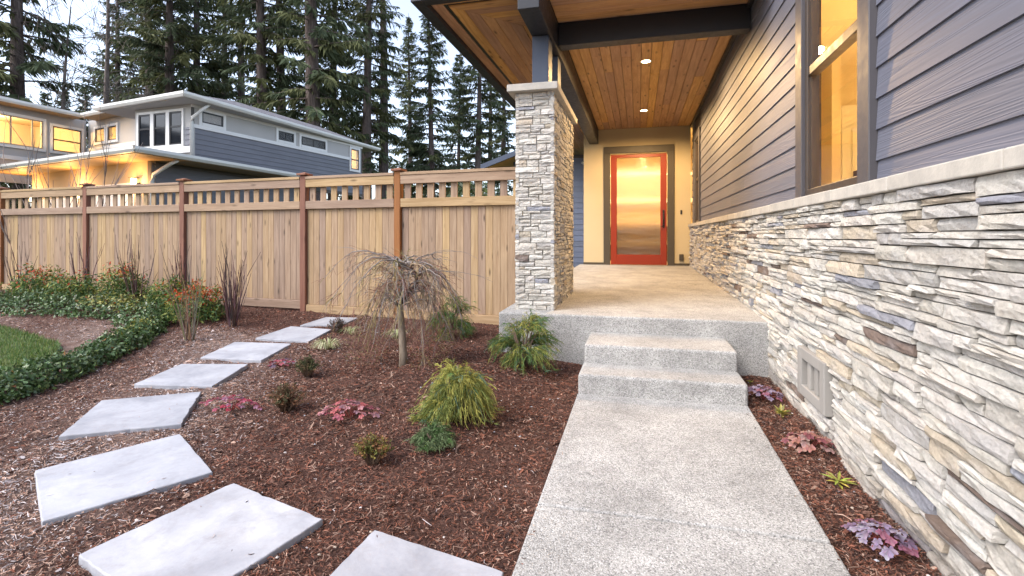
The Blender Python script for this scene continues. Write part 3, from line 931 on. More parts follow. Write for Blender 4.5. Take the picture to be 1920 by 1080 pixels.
# ---- crawl-space vent in the stone wall
va = part("foundation_vent", "grey_concrete", WX - .060, WX - .005, VENT[0] + .005, VENT[0] + .085, VENT[2] + .005, VENT[3] - .005, bev=0.006)
part("vent_frame", "grey_concrete", WX - .059, WX - .005, VENT[1] - .085, VENT[1] - .005, VENT[2] + .005, VENT[3] - .005, parent=va, bev=0.006)
part("vent_frame", "grey_concrete", WX - .058, WX - .005, VENT[0] + .084, VENT[1] - .084, VENT[3] - .075, VENT[3] - .005, parent=va, bev=0.006)
part("vent_frame", "grey_concrete", WX - .058, WX - .005, VENT[0] + .084, VENT[1] - .084, VENT[2] + .005, VENT[2] + .075, parent=va, bev=0.006)
for k in range(2):
    yy = VENT[0] + .085 + (k + .62) * .13
    part("vent_bar", "grey_concrete", WX - .045, WX - .005, yy, yy + .06, VENT[2] + .074, VENT[3] - .074, parent=va, bev=0.006)

# ================================================================== fence
def build_fence():
    # runs from the porch column to the left, falling away slightly
    A = Vector((-1.33, 5.87, 0)); B = Vector((-15.3, 6.89, 0))
    ang = math.atan2(B.y - A.y, B.x - A.x)
    fence = thing("fence", "tan cedar board fence with picket top and reddish posts behind the beds", "fence", (A.x, A.y, 0), ang)
    L = (B - A).length
    posts = [1.685, 3.17, 5.41, 7.57, 9.80, 12.0]
    rf = random.Random(11)
    def gz(s): p = A + (B - A) * (s / L); return ground_z(p.x, p.y)
    def fbox(name, mat, s0, s1, d0, d1, z0, z1, parent=None, bev=.004):
        m = MB(); hs, hd, hz = (s1 - s0) / 2, (d1 - d0) / 2, (z1 - z0) / 2
        m.box(-hs, hs, -hd, hd, -hz, hz)
        o = m.build(name, mat, parent or fence); bevel(o, bev, 1)
        o.location = ((s0 + s1) / 2, (d0 + d1) / 2, (z0 + z1) / 2)
        return o
    bm_board = {}
    TOP = 1.965                       # underside of the cap
    for s in posts:
        z0 = gz(s) - 0.15
        p = fbox("post", "fence_post", s - .046, s + .046, -.03, .062, z0, TOP + .055, bev=.006)
        c = fbox("post_cap", "fence_post", s - .078, s + .078, -.062, .094, TOP + .056, TOP + .082)
        # low pyramid on the cap
        m = MB(); a = .06
        m.add([(-a, -a, 0), (a, -a, 0), (a, a, 0), (-a, a, 0), (0, 0, .022)], [(0, 1, 4), (1, 2, 4), (2, 3, 4), (3, 0, 4), (3, 2, 1, 0)])
        q = m.build("cap_top", "fence_post", c); q.location = (0, 0, .0135)
    ends = [0.0] + posts + [L]
    W = 0.098
    for k in range(len(ends) - 1):
        a, b = ends[k] + (.048 if k else 0.0), ends[k + 1] - .048
        zg = max(gz(a), gz(b)) + .01
        n = int(round((b - a) / W)); w = (b - a) / n
        fbox("cap_rail", "fence_rail", a, b, -.05, .07, TOP, TOP + .038)
        fbox("top_rail", "fence_rail", a, b, .022, .060, TOP - .112, TOP - .001)
        fbox("middle_rail", "fence_rail", a, b, .022, .060, TOP - .41, TOP - .30)
        fbox("kick_board", "fence_rail", a, b, .012, .050, zg - .03, zg + .085)
        for i in range(n):
            fbox("board", "fence_board", a + i * w + .0009, a + (i + 1) * w - .0009, -.002 + rf.uniform(-.003, .003), .017, zg + .086, TOP - .37, bev=.003)
        # pickets: every second board width
        npk = max(2, int(round((b - a) / .172)))
        for i in range(npk):
            c = a + (i + .5) * (b - a) / npk
            fbox("picket", "fence_board", c - W * .46, c + W * .46, .0, .018, TOP - .36, TOP - .01, bev=.003)
    # the thin inside face stands toward the garden, so flip the depth axis
    for ch in fence.children:
        pass
    return fence
fence = build_fence()

# ================================================================== stepping stones
SLABS = [
    ("nearest stepping slab, cut by the bottom edge beside the walkway", [(-1.076, 1.30), (-1.041, 1.85), (-0.475, 1.785), (-0.51, 1.24)]),
    ("large pale stepping slab second from the walkway, in the lower corner of the mulch", [(-2.043, 1.438), (-1.897, 2.031), (-1.286, 1.867), (-1.43, 1.27)]),
    ("pale stepping slab third from the walkway, its side edge exposed", [(-2.986, 1.899), (-2.67, 2.452), (-2.078, 2.098), (-2.421, 1.566)]),
    ("stepping slab fourth from the walkway, where the path bends to the fence", [(-3.343, 2.25), (-3.758, 2.806), (-3.221, 3.143), (-2.801, 2.58)]),
    ("stepping slab fifth from the walkway, level with the red-leaved coral bells", [(-3.908, 3.164), (-4.039, 3.721), (-3.427, 3.85), (-3.248, 3.268)]),
    ("stepping slab third from the fence, level with the spindly bare shrub", [(-4.033, 3.917), (-4.137, 4.451), (-3.493, 4.522), (-3.393, 3.97)]),
    ("stepping slab second from the fence, beside the grass tuft", [(-4.027, 4.615), (-3.994, 5.151), (-3.423, 5.121), (-3.37, 4.623)]),
    ("farthest stepping slab, right in front of the fence", [(-3.919, 5.215), (-3.888, 5.689), (-3.447, 5.73), (-3.428, 5.322)]),
]
def build_slabs():
    for lab, P in SLABS:
        cx = sum(p[0] for p in P) / 4; cy = sum(p[1] for p in P) / 4
        pl = [Vector((p[0] - cx, p[1] - cy, 0)) for p in P]
        # plane fitted to the ground under it, standing a little proud
        zz = [ground_z(*p) for p in P]; zc = sum(zz) / 4
        vs = []
        area = sum(pl[i].x * pl[(i + 1) % 4].y - pl[(i + 1) % 4].x * pl[i].y for i in range(4))
        if area < 0: pl.reverse(); zz.reverse()
        gx = sum(p.x * (z - zc) for p, z in zip(pl, zz)) / sum(p.x ** 2 for p in pl)
        gy = sum(p.y * (z - zc) for p, z in zip(pl, zz)) / sum(p.y ** 2 for p in pl)
        f = lambda p: gx * p.x + gy * p.y
        # outline with worn, slightly uneven edges and blunted corners
        rs = random.Random(lab); ring = []; K = 16
        for i in range(4):
            A, B = pl[i], pl[(i + 1) % 4]; e = (B - A).normalized(); nrm = Vector((e.y, -e.x, 0))
            for k in range(K):
                t = k / K
                q = A.lerp(B, t) + nrm * rs.uniform(-.0022, .0012)
                if k == 0: q = q + (Vector((0, 0, 0)) - q).normalized() * rs.uniform(.001, .006)
                if rs.random() < .05: q = q - nrm * rs.uniform(.003, .008)
                ring.append(q)
        n = len(ring); vs = []
        for ins, dz in ((0, -.058), (0, -.005), (.002, -.0015), (.005, 0)):
            for q in ring:
                w = q - q.normalized() * ins if ins else q
                vs.append((w.x, w.y, f(w) + dz + (rs.uniform(-.001, .0005) if dz == -.005 else 0)))
        fcs = [(j * n + k, j * n + (k + 1) % n, (j + 1) * n + (k + 1) % n, (j + 1) * n + k) for j in range(3) for k in range(n)]
        fcs += [tuple(range(3 * n, 4 * n)), tuple(range(n - 1, -1, -1))]
        o = mesh_obj("stepping_stone", vs, fcs, "slab", loc=(cx, cy, zc + .028))
        tag(o, lab, "stepping stone", "square concrete stepping slabs")
build_slabs()

# ================================================================== the neighbour's house
def neighbor():
    N = thing("neighbor_house", "two-storey grey house with lit windows and white gutters behind the fence", "house", (-13, 13, 0))
    off = Vector((-13, 13, 0))
    def wall(name, mat, a, b, z0, z1, th=.12, parent=None):
        """upright slab from plan point a to b; its outer face is on the right of a->b"""
        a, b = Vector(a), Vector(b); d = (b - a).normalized(); n = Vector((d.y, -d.x))
        i0, i1 = a - n * th, b - n * th
        m = MB(); m.prism([tuple(a), tuple(b), tuple(i1), tuple(i0)], z0, z1)
        m.v = [(x - off.x, y - off.y, z - off.z) for x, y, z in m.v]
        return m.build(name, mat, parent or N)
    def holed(name, mat, a, b, z0, z1, holes, th=.12):
        """wall with window openings (s0, s1, za, zb) left open"""
        a2, b2 = Vector(a), Vector(b); d = (b2 - a2).normalized(); L = (b2 - a2).length
        root = None; s = 0.0
        for s0, s1, za, zb in sorted(holes) + [(L, L, 0, 0)]:
            w = wall(name if root is None else "wall_section", mat, a2 + d * s, a2 + d * (s0 - .0005), z0, z1, th, root)
            root = root or w
            if s1 > s0:
                wall("wall_section", mat, a2 + d * s0, a2 + d * (s1 - .0005), z0, za, th, root)
                wall("wall_section", mat, a2 + d * s0, a2 + d * (s1 - .0005), zb, z1, th, root)
            s = s1
        return root
    def lamp_room(a, b, s0, s1, depth, z0, z1, power):
        """a real room behind the panes with its own lamp"""
        a2, b2 = Vector(a), Vector(b); d = (b2 - a2).normalized(); n = Vector((d.y, -d.x))
        o = a2 - n * .13
        P = lambda s, dd: tuple(o + d * s - n * dd)
        r = wall("lit_room", "neighbor_wall", P(s0, depth), P(s1, depth), z0, z1, .05)
        wall("room_wall", "neighbor_wall", P(s0, 0), P(s0, depth), z0, z1, .05, r)
        wall("room_wall", "neighbor_wall", P(s1, depth), P(s1, 0), z0, z1, .05, r)
        m = MB(); q = [P(s0, 0), P(s1, 0), P(s1, depth), P(s0, depth)]
        m.prism([(x - off.x, y - off.y) for x, y in q], z1, z1 + .05); m.prism([(x - off.x, y - off.y) for x, y in q], z0 - .05, z0)
        m.build("room_ceiling", "neighbor_wall", r)
        # door frame and cupboard on the back wall
        k = s0 + .25 * (s1 - s0)
        wall("cupboard", "neighbor_dark", P(k, depth - .4), P(k + .7, depth - .4), z0, z0 + .95 * (z1 - z0) * .6, .35, r)
        wall("door_frame", "white_trim", P(k + 1.1, depth - .06), P(k + 1.25, depth - .06), z0, z1 - .2, .05, r)
        ld = bpy.data.lights.new("room_lamp", 'POINT'); ld.energy = power * 2.0; ld.color = (1.0, .64, .26); ld.shadow_soft_size = .12
        lo_ = bpy.data.objects.new("room_lamp", ld); col.objects.link(lo_); c = P((s0 + s1) / 2, depth * .5); lo_.location = (c[0], c[1], z1 - .35)
    def strip(name, mat, a, b, s0, s1, z0, z1, out, th, parent=None):
        """block on the outer face of wall a->b, from s0 to s1 along it, standing out by `out`, th thick"""
        a, b = Vector(a), Vector(b); d = (b - a).normalized(); n = Vector((d.y, -d.x))
        p = a + d * s0 + n * out; q = a + d * s1 + n * out
        return wall(name, mat, p, q, z0, z1, th, parent)
    def boards(a, b, s0, s1, z0, z1, mat, parent, e=.15):
        a, b = Vector(a), Vector(b); d = (b - a).normalized(); n = Vector((d.y, -d.x))
        z = z0
        while z < z1 - .02:
            zt = min(z + e, z1)
            p, q = a + d * s0, a + d * s1
            vs = []
            for pt in (p, q):
                for dd, zz in ((.03, z), (.012, zt + .01), (-.01, zt + .01), (-.01, z)):
                    w = pt + n * dd; vs.append((w.x - off.x, w.y - off.y, zz))
            mesh_obj("siding_board", vs, [(0, 4, 5, 1), (1, 5, 6, 2), (2, 6, 7, 3), (3, 7, 4, 0), (0, 1, 2, 3), (7, 6, 5, 4)], mat, parent)
            z += e
    def win(a, b, s0, s1, z0, z1, pane="dark_glass", frame="black_metal", trim=.09, rail=None, mull=(), tmat="white_trim"):
        w = strip("window", tmat, a, b, s0 - trim, s0, z0 - trim, z1 + trim, .045, .05)
        strip("trim", tmat, a, b, s1, s1 + trim, z0 - trim, z1 + trim, .045, .05, w)
        strip("trim", tmat, a, b, s0 + .001, s1 - .001, z1, z1 + trim, .043, .05, w)
        strip("trim", tmat, a, b, s0 + .001, s1 - .001, z0 - trim, z0, .055, .06, w)
        f = .045
        strip("frame", frame, a, b, s0 + .001, s0 + f, z0 + .001, z1 - .001, .03, .035, w)
        strip("frame", frame, a, b, s1 - f, s1 - .001, z0 + .001, z1 - .001, .03, .035, w)
        strip("frame", frame, a, b, s0 + f, s1 - f, z0 + .001, z0 + f, .029, .035, w)
        strip("frame", frame, a, b, s0 + f, s1 - f, z1 - f, z1 - .001, .029, .035, w)
        if rail: strip("sash_rail", frame, a, b, s0 + f, s1 - f, rail - .025, rail + .025, .028, .034, w)
        for s in mull: strip("mullion", frame, a, b, s - .02, s + .02, z0 + f, z1 - f, .027, .033, w)
        strip("pane", pane, a, b, s0 + f, s1 - f, z0 + f, z1 - f, .012, .01, w)
        return w
    def roof(name, poly, z, rise, inset, mat="shingle", soff="neighbor_soffit", gut=.13, gedges=()):
        """hip roof over a plan polygon with a flat soffit and a gutter along given edges"""
        n = len(poly); c = Vector((sum(p[0] for p in poly) / n, sum(p[1] for p in poly) / n))
        top = [tuple(Vector(p) + (c - Vector(p)) * inset) for p in poly]
        m = MB()
        m.add([(p[0] - off.x, p[1] - off.y, z + .10) for p in poly] + [(p[0] - off.x, p[1] - off.y, z + .10 + rise) for p in top],
              [(i, (i + 1) % n, n + (i + 1) % n, n + i) for i in range(n)] + [tuple(range(n, 2 * n))])
        r = m.build(name, mat, N)
        m = MB(); m.prism([(p[0] - off.x, p[1] - off.y) for p in poly], z - .02, z); m.build("soffit", soff, r)
        m = MB(); m.prism([(p[0] - off.x, p[1] - off.y) for p in poly], z + .001, z + .098); m.build("roof_edge", "white_trim", r)
        for i in gedges:
            a, b = Vector(poly[i]), Vector(poly[(i + 1) % n]); d = (b - a).normalized(); nn = Vector((d.y, -d.x))
            a = a - d * .0; b = b + d * .0
            m = MB(); prof = [(0.0, -.005), (.07, -.005), (.115, .06), (.115, gut), (.10, gut), (.095, .07), (.0, .07)]
            V = []
            for pt, e in ((a, 0), (b, 1)):
                for o_, h in prof:
                    w = pt + nn * (o_ + .002) + d * ((o_ if e else -o_))
                    V.append((w.x - off.x, w.y - off.y, z + h))
            k = len(prof)
            m.add(V, [(j, (j + 1) % k, k + (j + 1) % k, k + j) for j in range(k)] + [tuple(range(k - 1, -1, -1)), tuple(range(k, 2 * k))])
            m.build("gutter", "gutter", r)
        return r
    def spout(pts, mat="gutter"):
        m = MB(); m.tube([(p[0] - off.x, p[1] - off.y, p[2]) for p in pts], .05, 8); return m.build("downspout", mat, N, smooth=True)

    # block A: upper storey, corner toward the garden
    a0, a1, a2 = (-12.66, 11.98), (-11.62, 19.6), (-14.95, 12.16)
    WA = holed("upper_side_wall", "neighbor_dark", a0, a1, 2.9, 5.06, [(6.95, 7.45, 4.0, 4.86)])
    lamp_room(a0, a1, 5.2, 7.6, 2.2, 3.2, 5.0, 45)
    LA = (Vector(a1) - Vector(a0)).length
    boards(a0, a1, .06, 6.85, 3.0, 4.36, "neighbor_siding", WA)
    boards(a0, a1, 6.851, LA, 3.0, 3.9, "neighbor_siding", WA)
    strip("trim_band", "white_trim", a0, a1, 0, 6.84, 4.362, 4.47, .05, .06, WA)
    strip("frieze", "white_trim", a0, a1, 0, LA, 4.96, 5.056, .04, .05, WA)
    strip("wall_panel", "neighbor_panel", a0, a1, .1, 6.84, 4.471, 4.959, .012, .02, WA)
    strip("corner_board", "neighbor_panel", a0, a1, .0, .10, 3.0, 4.361, .034, .04, WA)
    win(a0, a1, .32, 1.02, 4.56, 4.90, "dark_glass")
    win(a0, a1, 3.15, 3.85, 4.56, 4.88, "dark_glass", mull=(3.5,))
    win(a0, a1, 4.2, 5.45, 4.56, 4.88, "dark_glass", mull=(4.83,))
    win(a0, a1, 6.95, 7.45, 4.0, 4.86, "glass", "bronze", rail=4.42)
    WF = wall("upper_front_wall", "neighbor_panel", a2, a0, 2.9, 5.06)
    LF = (Vector(a0) - Vector(a2)).length
    for s in (.20, .84, 1.48): win(a2, a0, s, s + .50, 3.88, 4.86, "dark_glass", rail=4.42, trim=.07)
    boards(a2, a0, 2.08, LF - .005, 3.7, 4.36, "neighbor_siding", WF)
    strip("trim_band", "white_trim", a2, a0, 0, LF + .05, 3.62, 3.80, .07, .07, WF)
    WL = wall("upper_return_wall", "neighbor_dark", (-15.3, 14.2), a2, 2.9, 5.06)
    roof("upper_roof", [(-16.2, 12.02), (-12.22, 11.36), (-11.5, 20.7), (-15.6, 21.3)], 5.06, .55, .55, gedges=(0, 1), soff="neighbor_panel")
    spout([(-12.24, 12.2, 5.05), (-12.27, 12.05, 4.9), (-12.52, 11.9, 4.62), (-12.58, 11.93, 4.5), (-12.58, 11.93, 3.5)])
    # block B: left wing, facing across
    b0, b1 = (-21.0, 6.0), (-20.53, 14.77)
    HB = [(5.0, 7.37, 4.28, 5.28), (7.66, 8.60, 4.28, 5.18)]
    WB = holed("wing_side_wall", "neighbor_panel", b0, b1, 3.0, 5.6, HB)
    lamp_room(b0, b1, 4.4, 8.7, 2.6, 3.6, 5.52, 110)
    LB = (Vector(b1) - Vector(b0)).length
    win(b0, b1, 5.0, 7.37, 4.28, 5.28, "glass", "neighbor_wall", mull=(5.6, 6.45, 7.05))
    win(b0, b1, 7.66, 8.60, 4.28, 5.18, "glass", "bronze", rail=4.70)
    strip("trim_band", "white_trim", b0, b1, 0, LB, 3.78, 3.92, .05, .06, WB)
    # connecting wall C
    c0, c1 = (-20.5, 14.82), (-15.6, 13.75)
    WC = holed("middle_wall", "neighbor_panel", c0, c1, 3.0, 5.6, [(.58, 1.22, 4.72, 5.24), (1.45, 2.05, 4.72, 5.24)])
    lamp_room(c0, c1, .1, 3.0, 2.2, 3.6, 5.5, 45)
    LC = (Vector(c1) - Vector(c0)).length
    boards(c0, c1, .0, LC, 3.6, 4.42, "neighbor_dark", WC)
    strip("trim_band", "white_trim", c0, c1, 0, LC, 4.422, 4.54, .05, .06, WC)
    win(c0, c1, .58, 1.22, 4.72, 5.24, "glass", "bronze")
    win(c0, c1, 1.45, 2.05, 4.72, 5.24, "glass", "bronze")
    roof("wing_roof", [(-26.0, 5.2), (-20.42, 5.2), (-20.02, 14.25), (-26.0, 15.3)], 5.58, .5, .6, gedges=(1,))
    roof("middle_roof", [(-20.0, 14.25), (-16.0, 13.35), (-15.6, 16.0), (-19.8, 16.8)], 5.575, .15, .6, gedges=(0,))
    # lower storey: long low roof with a lit soffit over the garage doors
    l0, l1, l2 = (-19.0, 12.02), (-12.38, 10.50), (-12.05, 17.0)
    lo = wall("garage_wall", "neighbor_wall", l0, l1, 0.0, 3.18)
    LL = (Vector(l1) - Vector(l0)).length
    sidew2 = wall("lower_side_wall", "neighbor_dark", l1, l2, 0.0, 3.18)
    boards(l1, l2, .02, 6.4, 1.4, 3.1, "neighbor_siding", sidew2)
    roof("lower_roof", [(-19.4, 11.16), (-11.57, 9.43), (-11.2, 17.2), (-14.5, 18.0), (-20.0, 14.2)], 3.18, .42, .6, gedges=(0, 1))
    for s0, s1 in ((.6, 3.0), (3.5, 5.95)):
        g = strip("garage_door", "neighbor_wall", l0, l1, s0, s1, 0.1, 2.42, .02, .04)
        strip("door_header", "white_trim", l0, l1, s0 - .1, s1 + .1, 2.42, 2.62, .05, .06, g)
        strip("door_casing", "white_trim", l0, l1, s1, s1 + .12, 0.1, 2.419, .05, .06, g)
        for k in range(4):
            strip("door_panel", "white_trim", l0, l1, s0 + .04, s1 - .04, .15 + k * .56, .66 + k * .56, .03, .02, g)
    spout([(-11.62, 10.6, 3.16), (-11.75, 10.5, 3.05), (-12.2, 10.42, 2.78), (-12.28, 10.45, 2.6), (-12.28, 10.45, 1.2)])
    # low left roof edge below block B
    roof("side_roof", [(-23.0, 6.5), (-19.2, 6.5), (-18.9, 11.0), (-20.7, 11.3), (-23, 11)], 3.55, .5, .5, gedges=(1,))
    # wall lanterns on the garage
    d = (Vector(l1) - Vector(l0)).normalized(); nn = Vector((d.y, -d.x))
    for k, (s, lab) in enumerate(((6.25, "lit wall lantern by the corner of the neighbour's garage"), (3.25, "lit wall lantern between the neighbour's garage doors"), (.3, "lit wall lantern at the far end of the neighbour's garage"))):
        p = Vector(l0) + d * s + nn * .14
        t = thing("wall_lantern", lab, "lantern", (p.x, p.y, 2.42 if k == 0 else 2.30), math.atan2(d.y, d.x), "lit lanterns on the neighbour's garage")
        m = MB(); m.box(-.05, .05, .06, .135, -.02, .18); m.box(-.02, .02, .0, .06, .20, .23); m.box(-.085, .085, -.085, .085, .29, .315); m.box(-.07, .07, -.07, .07, -.04, -.015)
        m.build("bracket", "black_metal", t)
        m = MB(); m.prism([(.06 * math.cos(q * math.pi / 4), .06 * math.sin(q * math.pi / 4)) for q in range(8)], -.014, .289); m.build("lantern_glass", "lantern_glass", t)
        ld = bpy.data.lights.new("lantern_lamp", 'POINT'); ld.energy = 24; ld.color = (1.0, .50, .16); ld.shadow_soft_size = .08
        lo_ = bpy.data.objects.new("lantern_lamp", ld); col.objects.link(lo_); lo_.location = (p.x + nn.x * .2, p.y + nn.y * .2, 2.66)
neighbor()

# ================================================================== trees behind the houses
def kite_cloud(P, D, Wd, L, rng, tints, name, mat, parent, droop=0.0, wr=(.16, .30)):
    """P base points, D unit directions, Wd unit side directions; one kite-shaped face each"""
    n = len(P)
    L = L[:, None]
    w = L * rng.uniform(wr[0], wr[1], (n, 1))
    mid = P + D * L * 0.55; mid[:, 2] -= (droop * L[:, 0] * 0.25)
    tip = P + D * L; tip[:, 2] -= (droop * L[:, 0])
    V = np.stack([P, mid + Wd * w, tip, mid - Wd * w], axis=1).reshape(-1, 3)
    F = np.arange(4 * n).reshape(n, 4)
    T = np.repeat(tints, 4, axis=0)
    return np_obj(name, V, F, mat, parent, T)

def unit(A):
    return A / np.maximum(1e-9, np.linalg.norm(A, axis=1))[:, None]

def conifer_data(seed, H, z0, Rmax, dens=1.0, lean=0.0, ragged=0.5):
    """tapered trunk, tiers of drooping boughs carrying hanging sprays of needles"""
    rng = np.random.default_rng(seed); rnd = random.Random(seed)
    trunk = MB()
    pts = []; rad = []
    for k in range(13):
        f = k / 12
        pts.append((lean * H * f + 0.10 * math.sin(f * 5 + seed), 0.10 * math.cos(f * 4 + seed * 2), H * f)); rad.append((0.012 * H + .06) * (1 - f) ** .9 * (1 + .5 * max(0, .06 - f) / .06) + .015)
    trunk.tube(pts, rad, 10)
    bough = MB()
    P = []; D = []; Ls = []; Tn = []
    z = z0
    while z < H * .985:
        f = (z - z0) / (H - z0)
        rr = Rmax * (1 - f) ** 0.75 * (0.55 + 0.45 * min(1, f * 5 + .3))
        nb = rnd.choice([2, 3, 3, 4]) if dens > .8 else rnd.choice([1, 2, 2])
        for b in range(nb):
            a = rnd.uniform(0, 2 * math.pi)
            L = max(.35, rr * rnd.uniform(1 - ragged, 1.08))
            up = 0.45 * f - 0.05 + rnd.uniform(-.12, .12)
            sag = (0.34 - 0.22 * f) * rnd.uniform(.6, 1.3)
            n = max(4, int(L / .28)); prev = []
            dx, dy = math.cos(a), math.sin(a)
            tx = lean * z
            for k in range(n + 1):
                t = k / n
                prev.append((tx + dx * L * t, dy * L * t, z + up * L * t - sag * L * t * t + .10 * L * t ** 4))
            bough.tube([prev[0], prev[n // 2], prev[-1]], [.035 + .008 * L, .02, .006], 4, cap=False)
            shade = rnd.uniform(.7, 1.25)
            yellow = rnd.random()
            for k in range(1, n + 1):
                t = k / n
                if t < .22: continue
                q = Vector(prev[k]); q0 = Vector(prev[k - 1])
                ax = (q - q0).normalized()
                for sgn in (-1, 1):
                    for r in range(5):
                        ln = (0.24 + .34 * (1 - abs(t - .55))) * min(1.15, .5 + L * .22) * rnd.uniform(.6, 1.2)
                        side = Vector((-ax.y, ax.x, 0)) * sgn
                        dd = (ax * rnd.uniform(.25, .9) + side * rnd.uniform(.35, 1.0) + Vector((0, 0, rnd.uniform(-.95, .18))))
                        base = q0.lerp(q, rnd.random())
                        P.append(base); D.append(dd.normalized()); Ls.append(ln)
                        c = np.array((.095, .120, .066)) * shade * rnd.uniform(.7, 1.3)
                        if yellow > .6: c = c * np.array((1.25, 1.08, .85))
                        Tn.append(c)
        z += rnd.uniform(.22, .42) * (1.0 if dens > .8 else 1.5) * (.7 + .5 * (1 - f))
    return trunk, bough, np.array([tuple(p) for p in P]), np.array([tuple(d) for d in D]), np.array(Ls), np.array(Tn)

def make_conifer(seed, H, z0, Rmax, dens, lean=0.0, ragged=.5):
    t = bpy.data.objects.new("conifer_tree", None); col.objects.link(t)
    trunk, bough, P, D, L, T = conifer_data(seed, H, z0, Rmax, dens, lean, ragged)
    trunk.build("trunk", "bark", t, smooth=True)
    bough.build("branches", "bark", t, smooth=True)
    rng = np.random.default_rng(seed + 100)
    W = unit(np.cross(D, rng.normal(size=D.shape)))
    kite_cloud(P, D, W, L, rng, T, "crown", "needle", t, droop=.30, wr=(.07, .14))
    return t

def copy_tree(o, parent=None):
    c = o.copy(); col.objects.link(c); c.parent = parent
    for ch in list(o.children): copy_tree(ch, c)
    return c

KIND = {}
def conifers():
    protos = {
        "full": (3, 27.0, 2.5, 4.4, 1.0, 0.0, .45),
        "full2": (8, 27.0, 3.5, 4.0, 1.0, 0.01, .5),
        "high": (14, 29.0, 9.0, 3.8, 1.0, -0.006, .55),
        "high2": (23, 29.0, 6.0, 3.5, .9, 0.008, .6),
        "thin": (31, 26.0, 6.0, 2.6, .7, 0.0, .6),
        "cone": (42, 19.5, 1.5, 3.7, 1.0, 0.0, .4),
        "young": (55, 14.5, 1.0, 2.9, 1.0, 0.0, .45),
    }
    # (ray x, ray y, depth, kind, scale, turn, label); positions on the ground plan
    S = [
        (-1.19, .73, 25.5, "full", 1.0, .3, "big dark fir with sweeping boughs over the neighbour's left roof"),
        (-1.14, .745, 46, "young", 1.0, 2.1, "small dark conifer just beside the big left fir"),
        (-1.105, .752, 48, "young", 1.06, 4.0, "small conifer under the open patch of sky"),
        (-1.065, .762, 44, "young", .98, 5.2, "low bushy conifer beside the tall bare tree"),
        (-1.0, .78, 41, "full2", .95, 2.4, "full conifer just right of the tall bare tree"),
        (-.945, .795, 37, "full", 1.05, 4.4, "broad dense fir above the upper roof corner"),
        (-.905, .805, 34, "full2", 1.06, .9, "dense dark fir behind the downspout corner of the neighbour's roof"),
        (-.855, .82, 39, "full", 1.1, 3.3, "tall full fir behind the middle of the neighbour's upper roof"),
        (-.80, .83, 43, "high2", 1.0, 1.7, "slender fir showing sky on both sides above the clerestory windows"),
        (-.765, .84, 40, "thin", 1.1, 5.0, "thin-crowned fir with a dark slim trunk above the upper roof"),
        (-.722, .85, 31, "high", 1.0, .5, "fir with a long bare straight trunk, left of a paired trunk"),
        (-.69, .86, 34, "high2", 1.0, 2.9, "fir with a bare lower trunk beside the straightest trunk"),
        (-.625, .873, 28, "high2", 1.15, 4.1, "fir with the thickest trunk, above the end of the neighbour's roof"),
        (-.585, .884, 37, "full", 1.05, 1.2, "dense fir directly behind the thickest trunk"),
        (-.52, .90, 33, "high2", .95, 5.7, "fir with a bare trunk rising by the neighbour's lit corner window"),
        (-.493, .907, 36, "thin", 1.1, .2, "slim fir just right of the lit corner window"),
        (-.40, .93, 37.5, "cone", 1.0, 2.2, "pointed fir whose tip shows against the sky by the eave"),
        (-.345, .945, 46, "cone", .93, 4.9, "dark fir beside the pointed one, its top hidden by the eave"),
        (-.31, .955, 40, "high", .8, 3.6, "fir with bare trunk left of the stone column"),
        (-.285, .96, 47, "thin", .85, 1.5, "distant slim fir between the eave and the stone column"),
        (-.262, .965, 44, "high2", .75, .8, "distant fir closest to the stone column"),
        (-.44, .92, 58, "full", 1.0, 3.9, "far fir filling the gap left of the pointed one"),
        (-1.22, .72, 60, "young", 1.3, 1.1, "far conifer behind the big left fir"),
    ]
    first = {}
    for x, y, d, k, s, rz, lab in S:
        if k not in first:
            o = make_conifer(*protos[k]); first[k] = o
        else:
            o = copy_tree(first[k])
        o.location = (x * d, y * d, -.1); o.scale = (s, s, s); o.rotation_euler = (0, 0, rz)
        o["label"] = lab; o["category"] = "tree"; o["group"] = "tall conifers behind the houses"
conifers()

def grow(m, p, d, L, r, depth, rnd, tint, spread=.6, curl=.25, gravity=0.0, kids=(2, 4), minr=.0015, n=5, sides=5, shrink=.62):
    """a limb with kinks and its side limbs"""
    pts = [Vector(p)]; dd = Vector(d).normalized()
    for k in range(n):
        dd = (dd + Vector((rnd.uniform(-curl, curl), rnd.uniform(-curl, curl), rnd.uniform(-curl, curl) + gravity))).normalized()
        pts.append(pts[-1] + dd * (L / n))
    m.tube(pts, [max(minr, r * (1 - .75 * k / n)) for k in range(n + 1)], sides if r > .02 else max(3, sides - 2), tint, cap=False)
    if depth <= 0: return
    for _ in range(rnd.randint(*kids)):
        k = rnd.randint(1, n)
        nd = ((pts[k] - pts[k - 1]).normalized() + Vector((rnd.uniform(-1, 1), rnd.uniform(-1, 1), rnd.uniform(-.5, .7))) * spread)
        grow(m, pts[k], nd, L * shrink * rnd.uniform(.7, 1.15), max(minr, r * .5), depth - 1, rnd, tint, spread, curl, gravity, kids, minr, n, sides, shrink)

